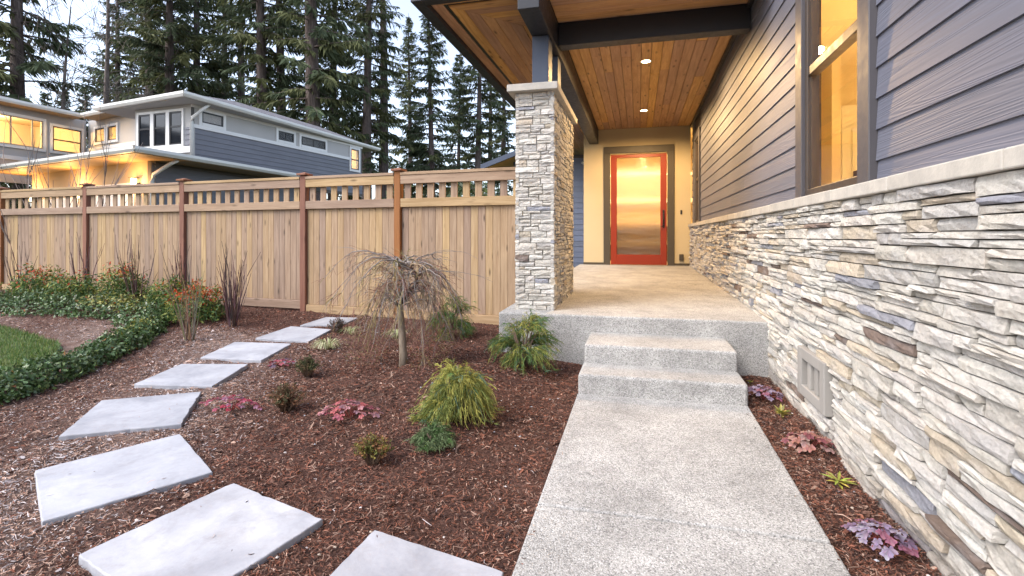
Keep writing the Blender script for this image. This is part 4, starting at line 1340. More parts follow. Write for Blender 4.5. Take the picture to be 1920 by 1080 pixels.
def bare_trees():
    S = [(-1.10, .755, 26, 13.2, 12, "leafless forked tree against the open sky on the left", 3),
         (-1.03, .77, 31, 19.5, 18, "tall thin leafless tree with a straight pale trunk", 5),
         (-.985, .78, 27, 8.6, 29, "small leaning leafless tree with pale branches at the upper roof", 9)]
    for x, y, d, H, seed, lab, s2 in S:
        t = thing("bare_tree", lab, "tree", (x * d, y * d, -.1), 0, "leafless trees behind the neighbour's house")
        rnd = random.Random(seed)
        m = MB(); tint = (.17, .14, .125)
        pts = []; 
        for k in range(9):
            f = k / 8; pts.append(Vector((.25 * math.sin(f * 3.3 + s2) * f * 2, .2 * math.cos(f * 3 + s2), H * f)))
        m.tube(pts, [(.012 * H + .02) * (1 - .85 * k / 8) for k in range(9)], 8, tint)
        m.build("trunk", "twig", t, smooth=True)
        b = MB()
        for k in range(26):
            f = rnd.uniform(.35, .98); q = pts[int(f * 8)].lerp(pts[min(8, int(f * 8) + 1)], f * 8 % 1)
            a = rnd.uniform(0, 6.28)
            grow(b, q, (math.cos(a), math.sin(a), rnd.uniform(.2, .9)), H * .24 * (1.25 - f * .7), .05 * (1.2 - f), 2, rnd, (.19, .16, .14), .75, .25, .01, (3, 5), .010, 4, 4)
        b.build("branches", "twig", t, smooth=True)
bare_trees()

def leaf_cloud(name, P, N, size, rng, tints, mat, parent, aspect=.5):
    """oval leaves (four-sided kites folded on the midrib) at points P, outward normals N"""
    n = len(P)
    t = unit(np.cross(N, rng.normal(size=(n, 3))) + N * rng.uniform(-.2, .7, (n, 1)))
    w = unit(np.cross(t, N + rng.normal(size=(n, 3)) * .5))
    s = size * rng.uniform(.65, 1.25, (n, 1))
    up = unit(np.cross(t, w)) * (s * .10)
    V = np.stack([P, P + t * s * .5 + w * s * aspect * .5 + up, P + t * s, P + t * s * .5 - w * s * aspect * .5 + up], 1).reshape(-1, 3)
    return np_obj(name, V, np.arange(4 * n).reshape(n, 4), mat, parent, np.repeat(tints, 4, axis=0))

# far shrubs glimpsed through the pickets
def back_shrubs():
    for x, y, h, r, seed, lab in ((-4.6, 9.0, 1.9, 1.0, 1, "evergreen shrub behind the fence glimpsed left of the last post"), (-2.9, 8.6, 2.0, 1.0, 2, "evergreen shrub behind the fence glimpsed next to the stone column"), (-6.2, 20.0, 3.4, 1.9, 3, "rounded evergreen beyond the fence by the neighbour's lit corner")):
        t = thing("evergreen_shrub", lab, "shrub", (x, y, .1), 0, "evergreen shrubs behind the fence")
        rng = np.random.default_rng(seed); n = 5000
        d = unit(rng.normal(size=(n, 3))); rad = rng.uniform(.45, 1.0, (n, 1)) ** .5
        lump = 1 + .25 * np.sin(d[:, :1] * 5 + seed) * np.cos(d[:, 1:2] * 4)
        P = d * rad * lump * np.array([r, r, h / 2]) + np.array([0, 0, h / 2])
        T = np.array((.045, .075, .03)) * rng.uniform(.6, 1.5, (n, 1))
        leaf_cloud("foliage", P, d, .11, rng, T, "leaf", t, .5)
        m = MB(); rr = random.Random(seed)
        for k in range(5): grow(m, (0, 0, 0), (rr.uniform(-.5, .5), rr.uniform(-.5, .5), 1), h * .7, .03, 1, rr, (.1, .08, .06))
        m.build("stems", "twig", t)
back_shrubs()

# ================================================================== lawn, hedge and bed plants
LAWN = [(-14.0, 4.75), (-9.0, 4.72), (-7.39, 4.40), (-6.675, 4.223), (-5.95, 4.02), (-5.60, 3.78), (-5.35, 3.45), (-5.2, 3.05), (-5.02, 2.5), (-4.95, 1.0), (-5.0, -2), (-14, -2)]
def lawn():
    m = MB()
    n = len(LAWN)
    # triangulated fan laid on the terrain in rows
    import mathutils.geometry as mg
    xs = np.arange(-14, -4.9, .3); ys = np.arange(-2, 4.9, .3)
    inside = lambda x, y: mg.intersect_point_tri_2d  # unused
    def inpoly(x, y):
        c = False; j = n - 1
        for i in range(n):
            xi, yi = LAWN[i]; xj, yj = LAWN[j]
            if (yi > y) != (yj > y) and x < (xj - xi) * (y - yi) / (yj - yi) + xi: c = not c
            j = i
        return c
    bm = bmesh.new()
    vs = [bm.verts.new((x, y, ground_z(x, y) + .012)) for x, y in LAWN]
    bm.faces.new(vs); bmesh.ops.triangulate(bm, faces=bm.faces[:])
    bmesh.ops.subdivide_edges(bm, edges=bm.edges[:], cuts=6, use_grid_fill=True)
    for v in bm.verts: v.co.z = ground_z(v.co.x, v.co.y) + .03
    bmesh.ops.recalc_face_normals(bm, faces=bm.faces)
    me = bpy.data.meshes.new("lawn"); bm.to_mesh(me); bm.free(); me.materials.append(M["lawn_soil"])
    o = bpy.data.objects.new("lawn", me); col.objects.link(o)
    tag(o, "small green lawn bordered by the low hedge", "lawn", kind="structure")
    rng = np.random.default_rng(4)
    P = []
    while len(P) < 42000:
        x = rng.uniform(-9.2, -4.95); y = rng.uniform(1.9, 4.8)
        if inpoly(x, y): P.append((x, y, ground_z(x, y) + .025))
    P = np.array(P); k = len(P)
    a = rng.uniform(0, 6.283, k); L = rng.uniform(.03, .065, k); lean = rng.uniform(.1, .8, k)
    D = np.stack([np.cos(a) * lean, np.sin(a) * lean, np.ones(k)], 1); D = unit(D) * L[:, None]
    W = np.stack([-np.sin(a), np.cos(a), np.zeros(k)], 1) * .0028
    V = np.stack([P - W, P + W, P + D * .6 + W * .8, P + D], 1).reshape(-1, 3)
    c = np.where(rng.random((k, 1)) < .3, np.array([[.20, .23, .065]]), np.array([[.085, .16, .035]])) * rng.uniform(.6, 1.35, (k, 1))
    g = np_obj("grass", V, np.arange(4 * k).reshape(k, 4), "leaf", None, np.repeat(c, 4, axis=0))
    tag(g, "short green grass blades covering the lawn", "grass", kind="stuff")
lawn()

def hedge(path, width, height, n, seed, label, yellow):
    rng = np.random.default_rng(seed)
    P3 = [Vector((x, y, 0)) for x, y in path]
    seg = [(P3[i + 1] - P3[i]).length for i in range(len(P3) - 1)]; tot = sum(seg)
    base = P3[0]
    t = thing("hedge", label, "hedge", (base.x, base.y, ground_z(base.x, base.y)), 0, "low leafy hedges round the lawn")
    s = rng.uniform(0, tot, n); cum = np.cumsum([0] + seg)
    idx = np.clip(np.searchsorted(cum, s) - 1, 0, len(seg) - 1)
    A = np.array([tuple(p) for p in P3])
    f = ((s - cum[idx]) / np.array(seg)[idx])[:, None]
    C = A[idx] * (1 - f) + A[idx + 1] * f
    dirn = unit(A[idx + 1] - A[idx]); side = np.stack([-dirn[:, 1], dirn[:, 0], np.zeros(n)], 1)
    th = rng.uniform(-.35, math.pi + .35, n); rr = np.sqrt(rng.uniform(.25, 1.0, n))
    lump = 1 + .22 * np.sin(s * 9.1 + 1) * np.sin(s * 3.7) + .14 * np.sin(s * 23 + th * 3) + rng.normal(0, .07, n)
    hw = np.cos(th) * rr * lump * width / 2; hh = np.maximum(0.02, np.sin(th) * rr * lump * height)
    P = C + side * hw[:, None]; gz = np.array([ground_z(p[0], p[1]) for p in P])
    P[:, 2] = gz + hh + .02
    N = unit(side * np.cos(th)[:, None] + np.stack([np.zeros(n), np.zeros(n), np.sin(th) + .35], 1) + rng.normal(size=(n, 3)) * .45)
    patch = (np.sin(s * 2.3 + seed) * .5 + .5) * np.clip(np.sin(th), 0, 1) * rng.random(n)
    g = np.array((.066, .118, .038)); yl = np.array((.30, .28, .06)); lt = np.array((.13, .19, .065)); org = np.array((.33, .12, .03))
    u = rng.random(n)
    T = g[None] * rng.uniform(.55, 1.4, (n, 1))
    T = np.where((u < .25)[:, None], lt[None] * rng.uniform(.7, 1.3, (n, 1)), T)
    T = np.where((patch > 1 - yellow)[:, None], yl[None] * rng.uniform(.6, 1.3, (n, 1)), T)
    T = np.where((u > .993)[:, None], org[None], T)
    o = leaf_cloud("foliage", P - np.array(tuple(t.location)), N, .042, rng, T, "glossy_leaf", t, .55)
    m = MB(); rd = random.Random(seed)
    L = 0
    while L < tot:
        i = int(min(len(seg) - 1, np.searchsorted(cum, L, 'right') - 1)); ff = (L - cum[i]) / seg[i]
        q = P3[i].lerp(P3[i + 1], ff); z = ground_z(q.x, q.y)
        for _ in range(4): grow(m, (q.x - base.x, q.y - base.y, z - t.location.z - .02), (rd.uniform(-.7, .7), rd.uniform(-.7, .7), 1), height * .9, .006, 1, rd, (.12, .085, .06), .6, .3, 0, (1, 3), .002, 3, 4)
        L += .22
    m.build("stems", "twig", t)["kind"] = "stuff"
hedge([(-4.48, 2.1), (-4.54, 2.55), (-4.68, 2.95), (-4.90, 3.5), (-5.16, 4.05), (-5.46, 4.55), (-5.85, 4.95)], .38, .165, 10500, 2, "low glossy green hedge curving along the lawn edge toward the fence", .35)
hedge([(-5.95, 5.0), (-6.6, 5.25), (-7.3, 5.22), (-8.2, 5.15), (-9.6, 5.1), (-11.5, 5.1)], .58, .22, 11000, 6, "low yellow-green hedge in front of the fence behind the dark mulch strip", .55)

def nandina(x, y, r, h, red, seed, lab):
    z = ground_z(x, y); t = thing("red_tipped_shrub", lab, "shrub", (x, y, z), 0, "red-tipped shrubs along the fence")
    rng = np.random.default_rng(seed); n = 2600
    d = unit(rng.normal(size=(n, 3))); d[:, 2] = np.abs(d[:, 2]); rad = np.sqrt(rng.uniform(.12, 1, (n, 1)))
    lump = 1 + .2 * np.sin(7 * d[:, :1] + seed) * np.sin(6 * d[:, 1:2])
    P = d * rad * lump * np.array([r, r, h]) + np.array([0, 0, .03])
    hfr = P[:, 2] / h
    u = rng.random(n)
    T = np.array((.07, .13, .035)) * rng.uniform(.6, 1.5, (n, 1))
    T = np.where((u < .35)[:, None], np.array([(.22, .24, .05)]) * rng.uniform(.7, 1.3, (n, 1)), T)
    isr = (hfr + rng.normal(0, .16, n) > 1.0 - red * .36) & (rng.random(n) < .15 + .5 * red)
    T = np.where(isr[:, None], np.where(rng.random((n, 1)) < .5, np.array([(.52, .055, .02)]), np.array([(.48, .15, .03)])) * rng.uniform(.7, 1.25, (n, 1)), T)
    N = unit(d + rng.normal(size=(n, 3)) * .7)
    leaf_cloud("foliage", P, N, .055, rng, T, "leaf", t, .34)
    m = MB(); rr = random.Random(seed)
    for k in range(9): grow(m, (rr.uniform(-.04, .04), rr.uniform(-.04, .04), -.02), (rr.uniform(-.5, .5), rr.uniform(-.5, .5), 1), h * .85, .006, 1, rr, (.16, .07, .05), .6, .2, 0, (1, 3), .002, 4, 4)
    m.build("stems", "twig", t)
nandina(-8.75, 5.62, .40, .50, .55, 31, "red-tipped shrub at the left end, in front of the second fence panel")
nandina(-7.95, 5.55, .40, .44, .25, 32, "mostly green shrub between two red-tipped shrubs by the fence")
nandina(-7.35, 5.78, .34, .56, .62, 33, "round shrub with a flat crown of orange-red tips by the fence post")
nandina(-6.15, 5.55, .36, .44, .12, 34, "green shrub with hardly any red near the third fence post")
nandina(-5.42, 5.22, .36, .44, .95, 35, "brightest red shrub, beside the spindly bare shrub")

def twig_shrub(x, y, h, n, spread, seed, tint, lab, thin=1.0):
    z = ground_z(x, y); t = thing("bare_shrub", lab, "shrub", (x, y, z), 0, "leafless twiggy shrubs in the bed")
    rnd = random.Random(seed)
    for k in range(n):
        a = rnd.uniform(0, 6.283); s = rnd.uniform(.1, 1) * spread * .8
        m = MB()
        hh = h * rnd.uniform(.72, 1.05)
        tt = tuple(c * rnd.uniform(.75, 1.25) for c in tint)
        grow(m, (math.cos(a) * .03, math.sin(a) * .03, -.02), (math.cos(a) * s, math.sin(a) * s, 1), hh, .0085 * thin, 1, rnd, tt, .22, .07, .035, (1, 3), .0022, 6, 5, .45)
        m.build("stem", "twig", t, smooth=True)
RB = (.10, .055, .05); GB = (.19, .15, .10)
twig_shrub(-9.3, 5.72, .80, 9, .35, 61, RB, "bare reddish shrub farthest left against the fence")
twig_shrub(-8.02, 5.72, .84, 12, .4, 62, RB, "bare reddish shrub in front of the fence post left of the red-topped shrub")
twig_shrub(-6.72, 5.50, .86, 14, .42, 63, RB, "bare upright shrub right of the shrub with orange-red tips")
twig_shrub(-6.05, 5.60, .84, 13, .38, 64, RB, "bare shrub behind the mostly green shrub near the third post")
twig_shrub(-5.12, 5.42, .74, 12, .5, 65, RB, "bare splayed shrub close behind the bushiest bare one")
twig_shrub(-4.72, 5.05, .80, 18, .36, 66, RB, "bushiest bare shrub, between the slabs and the fence")
twig_shrub(-4.72, 4.45, .66, 15, .32, 67, GB, "spindly pale-stemmed bare shrub standing in the mulch by the hedge", .9)

# tall leafless shrub beyond the fence, in front of the neighbour's garage
def tall_twigs():
    t = thing("bare_shrub", "tall leafless shrub behind the fence in front of the neighbour's lit garage", "shrub", (-10.9, 7.3, .1))
    rnd = random.Random(70)
    for k in range(20):
        a = rnd.uniform(0, 6.283); s = rnd.uniform(.05, .42)
        m = MB(); c = rnd.uniform(.75, 1.25)
        grow(m, (math.cos(a) * .25, math.sin(a) * .25, -.05), (math.cos(a) * s, math.sin(a) * s, 1), rnd.uniform(2.1, 2.95), .016, 1, rnd, (.24 * c, .19 * c, .165 * c), .35, .10, .02, (3, 6), .0035, 7, 5, .38)
        m.build("stem", "twig", t, smooth=True)
tall_twigs()

# ---- weeping maple
def maple():
    x, y = -1.985, 4.03; z = ground_z(x, y)
    t = thing("weeping_maple", "leafless weeping tree with arching twigs in the middle of the bed", "tree", (x, y, z))
    rnd = random.Random(77)
    m = MB()
    m.tube([(0, 0, -.05), (-.004, 0, .1), (-.012, .0, .25), (-.03, .01, .4), (-.045, .012, .52)], [.042, .036, .032, .030, .028], 10)
    m.build("trunk", "bark_smooth", t, smooth=True)
    top = Vector((-.045, .012, .50))
    b = MB(); tw = MB()
    grey = (.24, .21, .19); tan = (.29, .215, .14); red = (.22, .11, .085); olive = (.25, .21, .09)
    # the crook: a thick loop over the graft
    crook = [top, top + Vector((.02, 0, .06)), top + Vector((.09, 0, .13)), top + Vector((.16, .01, .20)), top + Vector((.165, .0, .29)), top + Vector((.10, -.01, .36)), top + Vector((.0, .0, .375))]
    b.tube(crook, [.026, .022, .020, .019, .017, .015, .011], 7, (.12, .10, .09)); b.build("crook", "twig", t, smooth=True)
    starts = [(top, .55), (top + Vector((.02, 0, .06)), .5), (crook[2], .5), (crook[4], .6), (crook[5], .7), (crook[6], .75)]
    ends = []
    for k in range(68):
        s, reach = rnd.choice(starts)
        a = rnd.uniform(0, 6.283); rch = reach * .86 * rnd.uniform(.45, 1.1) * (1.02 if math.cos(a) < 0 else .98)
        rise = rnd.uniform(.05, .20) if s.z > .7 else rnd.uniform(.08, .30)
        drop = rnd.uniform(.08, .40)
        pts = []
        n = 9
        bend = rnd.uniform(-.5, .5)
        for i in range(n + 1):
            f = i / n
            r = rch * (f ** .85)
            aa = a + bend * f
            zz = rise * math.sin(min(1, f * 1.5) * math.pi / 2) - (rise + drop) * f ** 2.4
            q = s + Vector((math.cos(aa) * r, math.sin(aa) * r, zz)) + Vector((rnd.uniform(-.012, .012), rnd.uniform(-.012, .012), rnd.uniform(-.01, .01)))
            q.z = max(q.z, .06)
            pts.append(q)
        c = rnd.choice([grey, grey, grey, tan])
        b = MB()
        b.tube(pts, [max(.0022, .0098 * (1 - f_ / n) ** 1.1 * rnd.uniform(.7, 1.15)) for f_ in range(n + 1)], 5, c, cap=False)
        b.build("branch", "twig", t, smooth=True)
        for _ in range(rnd.randint(8, 13)):
            i = rnd.randint(2, n)
            d = (pts[i] - pts[i - 1]).normalized() + Vector((rnd.uniform(-.9, .9), rnd.uniform(-.9, .9), rnd.uniform(-.6, .5)))
            cc = rnd.choice([grey, tan, red, olive, red])
            grow(tw, pts[i], d, rnd.uniform(.08, .22), .0026, 1, rnd, cc, .7, .28, -.13, (2, 4), .0011, 5, 4, .6)
            ends.append(pts[i])
    # a few long whips standing out to the side
    for a, l, zz in ((3.0, .55, .02), (3.3, .62, -.05), (.1, .62, .02), (-.15, .65, -.1), (2.6, .5, .06), (.5, .4, .1)):
        s = crook[rnd.choice([4, 5, 6])]
        grow(tw, s, (math.cos(a), math.sin(a) * .4, .35), l, .004, 1, rnd, grey, .5, .12, -.07, (3, 5), .0013, 8, 4, .3)
    tw.build("twigs", "twig", t, smooth=True)
    # withered leaves still hanging at the tips
    rng = np.random.default_rng(3); n = 2200
    P = []
    for k in range(n):
        a = rng.choice([rng.uniform(-.9, .6), rng.uniform(2.3, 4.2)]); r = rng.uniform(.2, .5)
        P.append((math.cos(a) * r - .03, math.sin(a) * r * .8, rng.uniform(.03, .42) * (1.0 - .4 * r)))
    P = np.array(P)
    T = np.where(rng.random((n, 1)) < .6, np.array([(.24, .11, .085)]), np.array([(.22, .17, .07)])) * rng.uniform(.6, 1.3, (n, 1))
    leaf_cloud("withered_leaves", P, unit(rng.normal(size=(n, 3))), .030, rng, T, "leaf", t, .18)
maple()

# ---- thread-leaf cypress: hanging strings of scale foliage
def cypress(x, y, r, h, n, seed, lab, gold, side=(1, 1), nf=26, lift=0.0):
    z = ground_z(x, y); t = thing("threadleaf_cypress", lab, "shrub", (x, y, z), 0, "thread-leaf cypress shrubs")
    rnd = random.Random(seed); rng = np.random.default_rng(seed)
    tips = []
    for k in range(11):
        a = k * 2.399 + rnd.uniform(-.3, .3); rr = r * rnd.uniform(.25, .8)
        e = Vector((math.cos(a) * rr * side[0], math.sin(a) * rr * side[1], h * rnd.uniform(.62, 1.0) * (1 - .35 * (rr / r) ** 2)))
        p0 = Vector((rnd.uniform(-.02, .02), rnd.uniform(-.02, .02), -.02))
        mid = p0.lerp(e, .5) + Vector((0, 0, h * .12))
        stem = MB()
        stem.tube([p0, p0.lerp(mid, .5) + Vector((rnd.uniform(-.02, .02), rnd.uniform(-.02, .02), 0)), mid, e], [.011, .009, .007, .003], 5, (.15, .105, .075))
        stem.build("stem", "twig", t, smooth=True)
        tips += [mid, mid.lerp(e, .5), e, e]
    tips.append(Vector((0, 0, h * .95)))
    Vs = []; Ts = []
    cG = np.array((.34, .32, .08)); cY = np.array((.20, .23, .065)); cD = np.array((.055, .10, .032)); cB = np.array((.13, .20, .13))
    def ribbon(pts, w, cols):
        for i in range(len(pts) - 1):
            a, b = pts[i], pts[i + 1]
            d = (b - a); sd = d.cross(Vector((rnd.uniform(-1, 1), rnd.uniform(-1, 1), rnd.uniform(-.4, .4))))
            sd = sd.normalized() * w if sd.length > 1e-6 else Vector((w, 0, 0))
            w2 = 1.0 if i < len(pts) - 2 else .25
            Vs.extend([tuple(a - sd), tuple(a + sd), tuple(b + sd * w2), tuple(b - sd * w2)])
            Ts.extend([cols[i]] * 2 + [cols[i + 1]] * 2)
    # fronds spring from lobes of the crown, arch outward and hang at the tip; gaps stay between lobes
    lobes = []
    for k in range(nf):
        a0 = k * 2.399 + rnd.uniform(-.3, .3); up = rnd.uniform(.12, 1.0)
        rad = math.sqrt(max(0, 1 - up * up * .85)) * rnd.uniform(.65, 1.12)
        lobes.append((Vector((math.cos(a0) * rad * r * side[0], math.sin(a0) * rad * r * side[1], h * (.20 + .72 * up))), rnd.uniform(.7, 1.3)))
    for k in range(n):
        c0, sc = lobes[k % nf]
        base = Vector((c0.x * .45, c0.y * .45, c0.z * (.72 + lift * .5))) + Vector((rnd.gauss(0, .02), rnd.gauss(0, .02), rnd.gauss(0, .015)))
        out = Vector((c0.x, c0.y, (c0.z - .35 * h) * .8)); out = out.normalized() if out.length > 1e-4 else Vector((0, 0, 1))
        out = (out + Vector((rnd.gauss(0, .38), rnd.gauss(0, .38), rnd.gauss(.12, .3)))).normalized()
        L = r * rnd.uniform(.55, 1.05) * sc; hang = rnd.uniform(.45, 1.3) * (.7 if lift else 1.0)
        m = 6; pts = []
        for i in range(m + 1):
            f = i / m
            q = base + out * (L * f) + Vector((0, 0, -hang * L * f ** 2.6)) + Vector((rnd.gauss(0, .004), rnd.gauss(0, .004), rnd.gauss(0, .004)))
            q.z = max(q.z, .012 + rnd.uniform(0, .03)); pts.append(q)
        hi = max(0, min(1, (c0.z / h - .25) * 1.5))
        u = rnd.random()
        tipc = cG if u < gold * (.45 + .75 * hi) else (cY if u < gold + .28 else (cD * 1.7 if u < .93 else cB))
        if gold == 0: tipc = cB * .5 + cY * .4 if u < .75 else cD * 1.6
        tipc = tipc * rnd.uniform(.7, 1.25)
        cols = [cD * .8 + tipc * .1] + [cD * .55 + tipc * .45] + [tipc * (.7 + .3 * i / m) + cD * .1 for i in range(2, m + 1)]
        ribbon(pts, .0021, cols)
        for _ in range(11):                      # side strings
            i = rnd.randint(1, m - 1)
            d = (pts[i + 1] - pts[i]).normalized() + Vector((rnd.uniform(-.8, .8), rnd.uniform(-.8, .8), rnd.uniform(-.5, .4)))
            l = rnd.uniform(.02, .06); p1 = pts[i] + d.normalized() * l * .5; p2 = p1 + (d.normalized() + Vector((0, 0, -.7))).normalized() * l * .6
            p1.z = max(p1.z, .01); p2.z = max(p2.z, .008)
            ribbon([pts[i], p1, p2], .0016, [cols[i], tipc, tipc])
    V = np.array(Vs)
    np_obj("foliage", V, np.arange(len(V)).reshape(-1, 4), "needle", t, np.array(Ts))
cypress(-1.12, 3.04, .20, .36, 1000, 91, "golden green weeping thread-leaf shrub in the middle of the mulch bed", .6)
cypress(-.98, 4.28, .23, .47, 560, 92, "green thread-leaf shrub on a forked stem against the porch edge", .28, (1.2, .75), 17, .30)
cypress(-1.95, 5.12, .21, .46, 420, 93, "dark green thread-leaf shrub in front of the fence beside the weeping tree", .08, (1, 1), 14, .25)
# small blue-green juniper tuft at the foot of the golden shrub
cypress(-1.12, 2.66, .09, .10, 170, 94, "small blue-green tuft under the golden weeping shrub", .0)

# ---- coral bells: rosettes of lobed leaves, each leaf a piece of its own
def lobed_leaf(kind, seed):
    rnd = random.Random(seed); n = 26
    V = [(0, 0, .004)]; ring = []
    for k in range(n):
        q = -math.pi * .88 + k / (n - 1) * 2 * math.pi * .88
        rr = .5 * (1 - .30 * abs(math.sin(q * 2.5)) ** 1.5) * (1.0 + .16 * math.cos(q)) + rnd.uniform(-.02, .02)
        V.append((rr * math.cos(q) + .12, rr * math.sin(q), .05 * math.sin(q * 5) - .26 * rr * rr + rnd.uniform(-.015, .015)))
    inner = []
    F = []
    for k in range(1, n): F.append((0, k, k + 1))
    b = len(V)
    V += [(-.38, -.012, -.14), (-.38, .012, -.14)]
    F.append((0, b, b + 1))
    return V, F
def heuchera(x, y, r, n, seed, cols, lab, size=.07, tilt=.35, stretch=(1, 1)):
    z = ground_z(x, y); t = thing("coral_bells", lab, "plant", (x, y, z), 0, "coral bells with lobed leaves")
    rnd = random.Random(seed)
    meshes = []
    for k in range(4):
        V, F = lobed_leaf(0, seed * 10 + k)
        c0 = rnd.choice(cols); c1 = cols[k % len(cols)]
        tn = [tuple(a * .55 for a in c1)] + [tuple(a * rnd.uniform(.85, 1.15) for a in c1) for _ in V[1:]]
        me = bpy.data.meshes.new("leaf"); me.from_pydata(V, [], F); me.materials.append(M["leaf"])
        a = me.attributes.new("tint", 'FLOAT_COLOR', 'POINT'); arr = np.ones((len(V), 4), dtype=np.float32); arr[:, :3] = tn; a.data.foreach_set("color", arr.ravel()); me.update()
        meshes.append(me)
    for k in range(n):
        a = k * 2.4 + rnd.uniform(-.4, .4); f = ((k + .5) / n) ** .6; rr = r * f
        o = bpy.data.objects.new("leaf", meshes[k % 4]); col.objects.link(o); o.parent = t
        s = size * rnd.uniform(.7, 1.2)
        o.location = (math.cos(a) * rr * stretch[0], math.sin(a) * rr * stretch[1], .035 + (1 - f) * r * .45 + rnd.uniform(0, .02))
        o.rotation_euler = (rnd.uniform(-.4, .4), tilt * f + rnd.uniform(-.2, .25), a); o.scale = (s, s, s)
    m = MB()
    for k in range(max(5, n // 3)):
        a = rnd.uniform(0, 6.28); rr = r * rnd.uniform(.3, .9)
        m.tube([(0, 0, -.01), (math.cos(a) * rr * .5, math.sin(a) * rr * .5, .05), (math.cos(a) * rr, math.sin(a) * rr, .045)], .002, 4, (.25, .06, .05))
    m.build("stalks", "twig", t)
PURP = [(.26, .20, .29), (.33, .27, .36), (.20, .13, .20), (.30, .12, .17)]
ROSE = [(.42, .11, .11), (.33, .09, .11), (.46, .21, .21), (.28, .14, .16)]
RUST = [(.33, .15, .12), (.40, .20, .17), (.25, .08, .09), (.36, .22, .20)]
RED = [(.34, .03, .06), (.42, .09, .14), (.22, .03, .05), (.34, .15, .22)]
heuchera(-2.72, 2.90, .15, 52, 1, RED, "crimson coral bells trailing in a strip beside the brown heather", .04, .3, (1.7, .55))
heuchera(-1.79, 2.88, .16, 58, 2, ROSE, "rose-red coral bells in the middle of the mulch bed", .050, .3, (1.25, .8))
heuchera(-3.10, 3.87, .11, 24, 3, [(.30, .05, .08), (.25, .20, .26), (.36, .08, .10), (.16, .10, .14)], "dark red and purple coral bells beside the slab path", .05)
heuchera(.90, 4.08, .125, 38, 4, PURP, "mauve coral bells tucked beside the bottom step", .052)
heuchera(.945, 3.22, .125, 36, 5, RUST, "rusty pink coral bells against the stone wall", .060, .4)
heuchera(.935, 2.30, .115, 44, 6, PURP, "largest purple coral bells, nearest beside the walkway", .048, .45)

# ---- heathers and other little plants
def heather(x, y, r, h, n, seed, cols, lab):
    z = ground_z(x, y); t = thing("heather", lab, "plant", (x, y, z), 0, "small heathers in the bed")
    rnd = random.Random(seed); rng = np.random.default_rng(seed)
    m = MB(); P = []; D = []; T = []; L = []
    for k in range(n):
        a = rnd.uniform(0, 6.283); s = rnd.uniform(0, 1)
        e = Vector((math.cos(a) * r * s, math.sin(a) * r * s, h * (1 - .45 * s * s) * rnd.uniform(.7, 1.05)))
        b0 = Vector((math.cos(a) * .02, math.sin(a) * .02, -.01))
        mid = b0.lerp(e, .5) + Vector((0, 0, .15 * h))
        m.tube([b0, mid, e], [.0022, .0016, .0008], 3, (.14, .09, .06), cap=False)
        c = np.array(rnd.choice(cols))
        for j in range(14):
            f = rnd.uniform(.35, 1); q = (mid.lerp(e, (f - .5) * 2) if f > .5 else b0.lerp(mid, f * 2))
            P.append(tuple(q)); d = Vector((rnd.gauss(0, 1), rnd.gauss(0, 1), rnd.gauss(.8, .7))).normalized(); D.append(tuple(d)); L.append(rnd.uniform(.010, .022)); T.append(c * rnd.uniform(.6, 1.35))
    m.build("stems", "twig", t)
    P, D, L, T = np.array(P), np.array(D), np.array(L), np.array(T)
    kite_cloud(P, D, unit(np.cross(D, rng.normal(size=D.shape))), L, rng, T, "foliage", "needle", t)
heather(-2.72, 3.72, .13, .17, 110, 1, [(.10, .11, .045), (.16, .12, .06), (.06, .075, .035)], "dark olive heather right of the dark coral bells")
heather(-2.33, 2.95, .17, .19, 150, 2, [(.20, .11, .06), (.24, .12, .07), (.10, .10, .05)], "brown wispy heather between the crimson and rose coral bells")
heather(-1.36, 2.40, .115, .145, 110, 3, [(.22, .18, .05), (.26, .13, .06), (.13, .14, .04)], "yellow-brown heather nearest the camera in open mulch")
heather(-3.32, 5.08, .13, .17, 80, 4, [(.10, .085, .075), (.15, .12, .11), (.07, .07, .06)], "grey-brown sprig on the corner of the farthest slabs")

def tuft(x, y, r, n, seed, lab):
    z = ground_z(x, y); t = thing("grass_tuft", lab, "plant", (x, y, z), 0, "striped grass tufts")
    rnd = random.Random(seed); Vs = []; Ts = []
    for k in range(n):
        a = rnd.uniform(0, 6.283); L = r * rnd.uniform(.6, 1.25); w = Vector((-math.sin(a), math.cos(a), 0)) * .0035
        pts = [Vector((math.cos(a) * (.01 + L * f), math.sin(a) * (.01 + L * f), r * .62 * math.sin(f * 2.6) * rnd.uniform(.9, 1.1) + .005)) for f in (0, .33, .66, 1)]
        c = np.array(rnd.choice([(.46, .46, .24), (.25, .32, .13), (.52, .50, .30)])) * rnd.uniform(.8, 1.1)
        for i in range(3):
            w0 = w * (1 - .2 * i); w1 = w * (.8 - .25 * i)
            Vs += [tuple(pts[i] - w0), tuple(pts[i] + w0), tuple(pts[i + 1] + w1), tuple(pts[i + 1] - w1)]; Ts += [c] * 4
    np_obj("blades", np.array(Vs), np.arange(len(Vs)).reshape(-1, 4), "leaf", t, np.array(Ts))
    m = MB(); m.tube([(0, 0, -.02), (0, 0, .015)], [.02, .012], 7, (.2, .17, .1)); m.build("clump_base", "twig", t)
tuft(-3.02, 4.45, .16, 90, 1, "pale striped grass tuft at the edge of the second slab from the fence")
tuft(-2.52, 4.95, .15, 70, 2, "pale green grass tuft behind the weeping tree's trunk")
tuft(-3.10, 5.02, .13, 50, 3, "small grass tuft right of the grey-brown sprig")

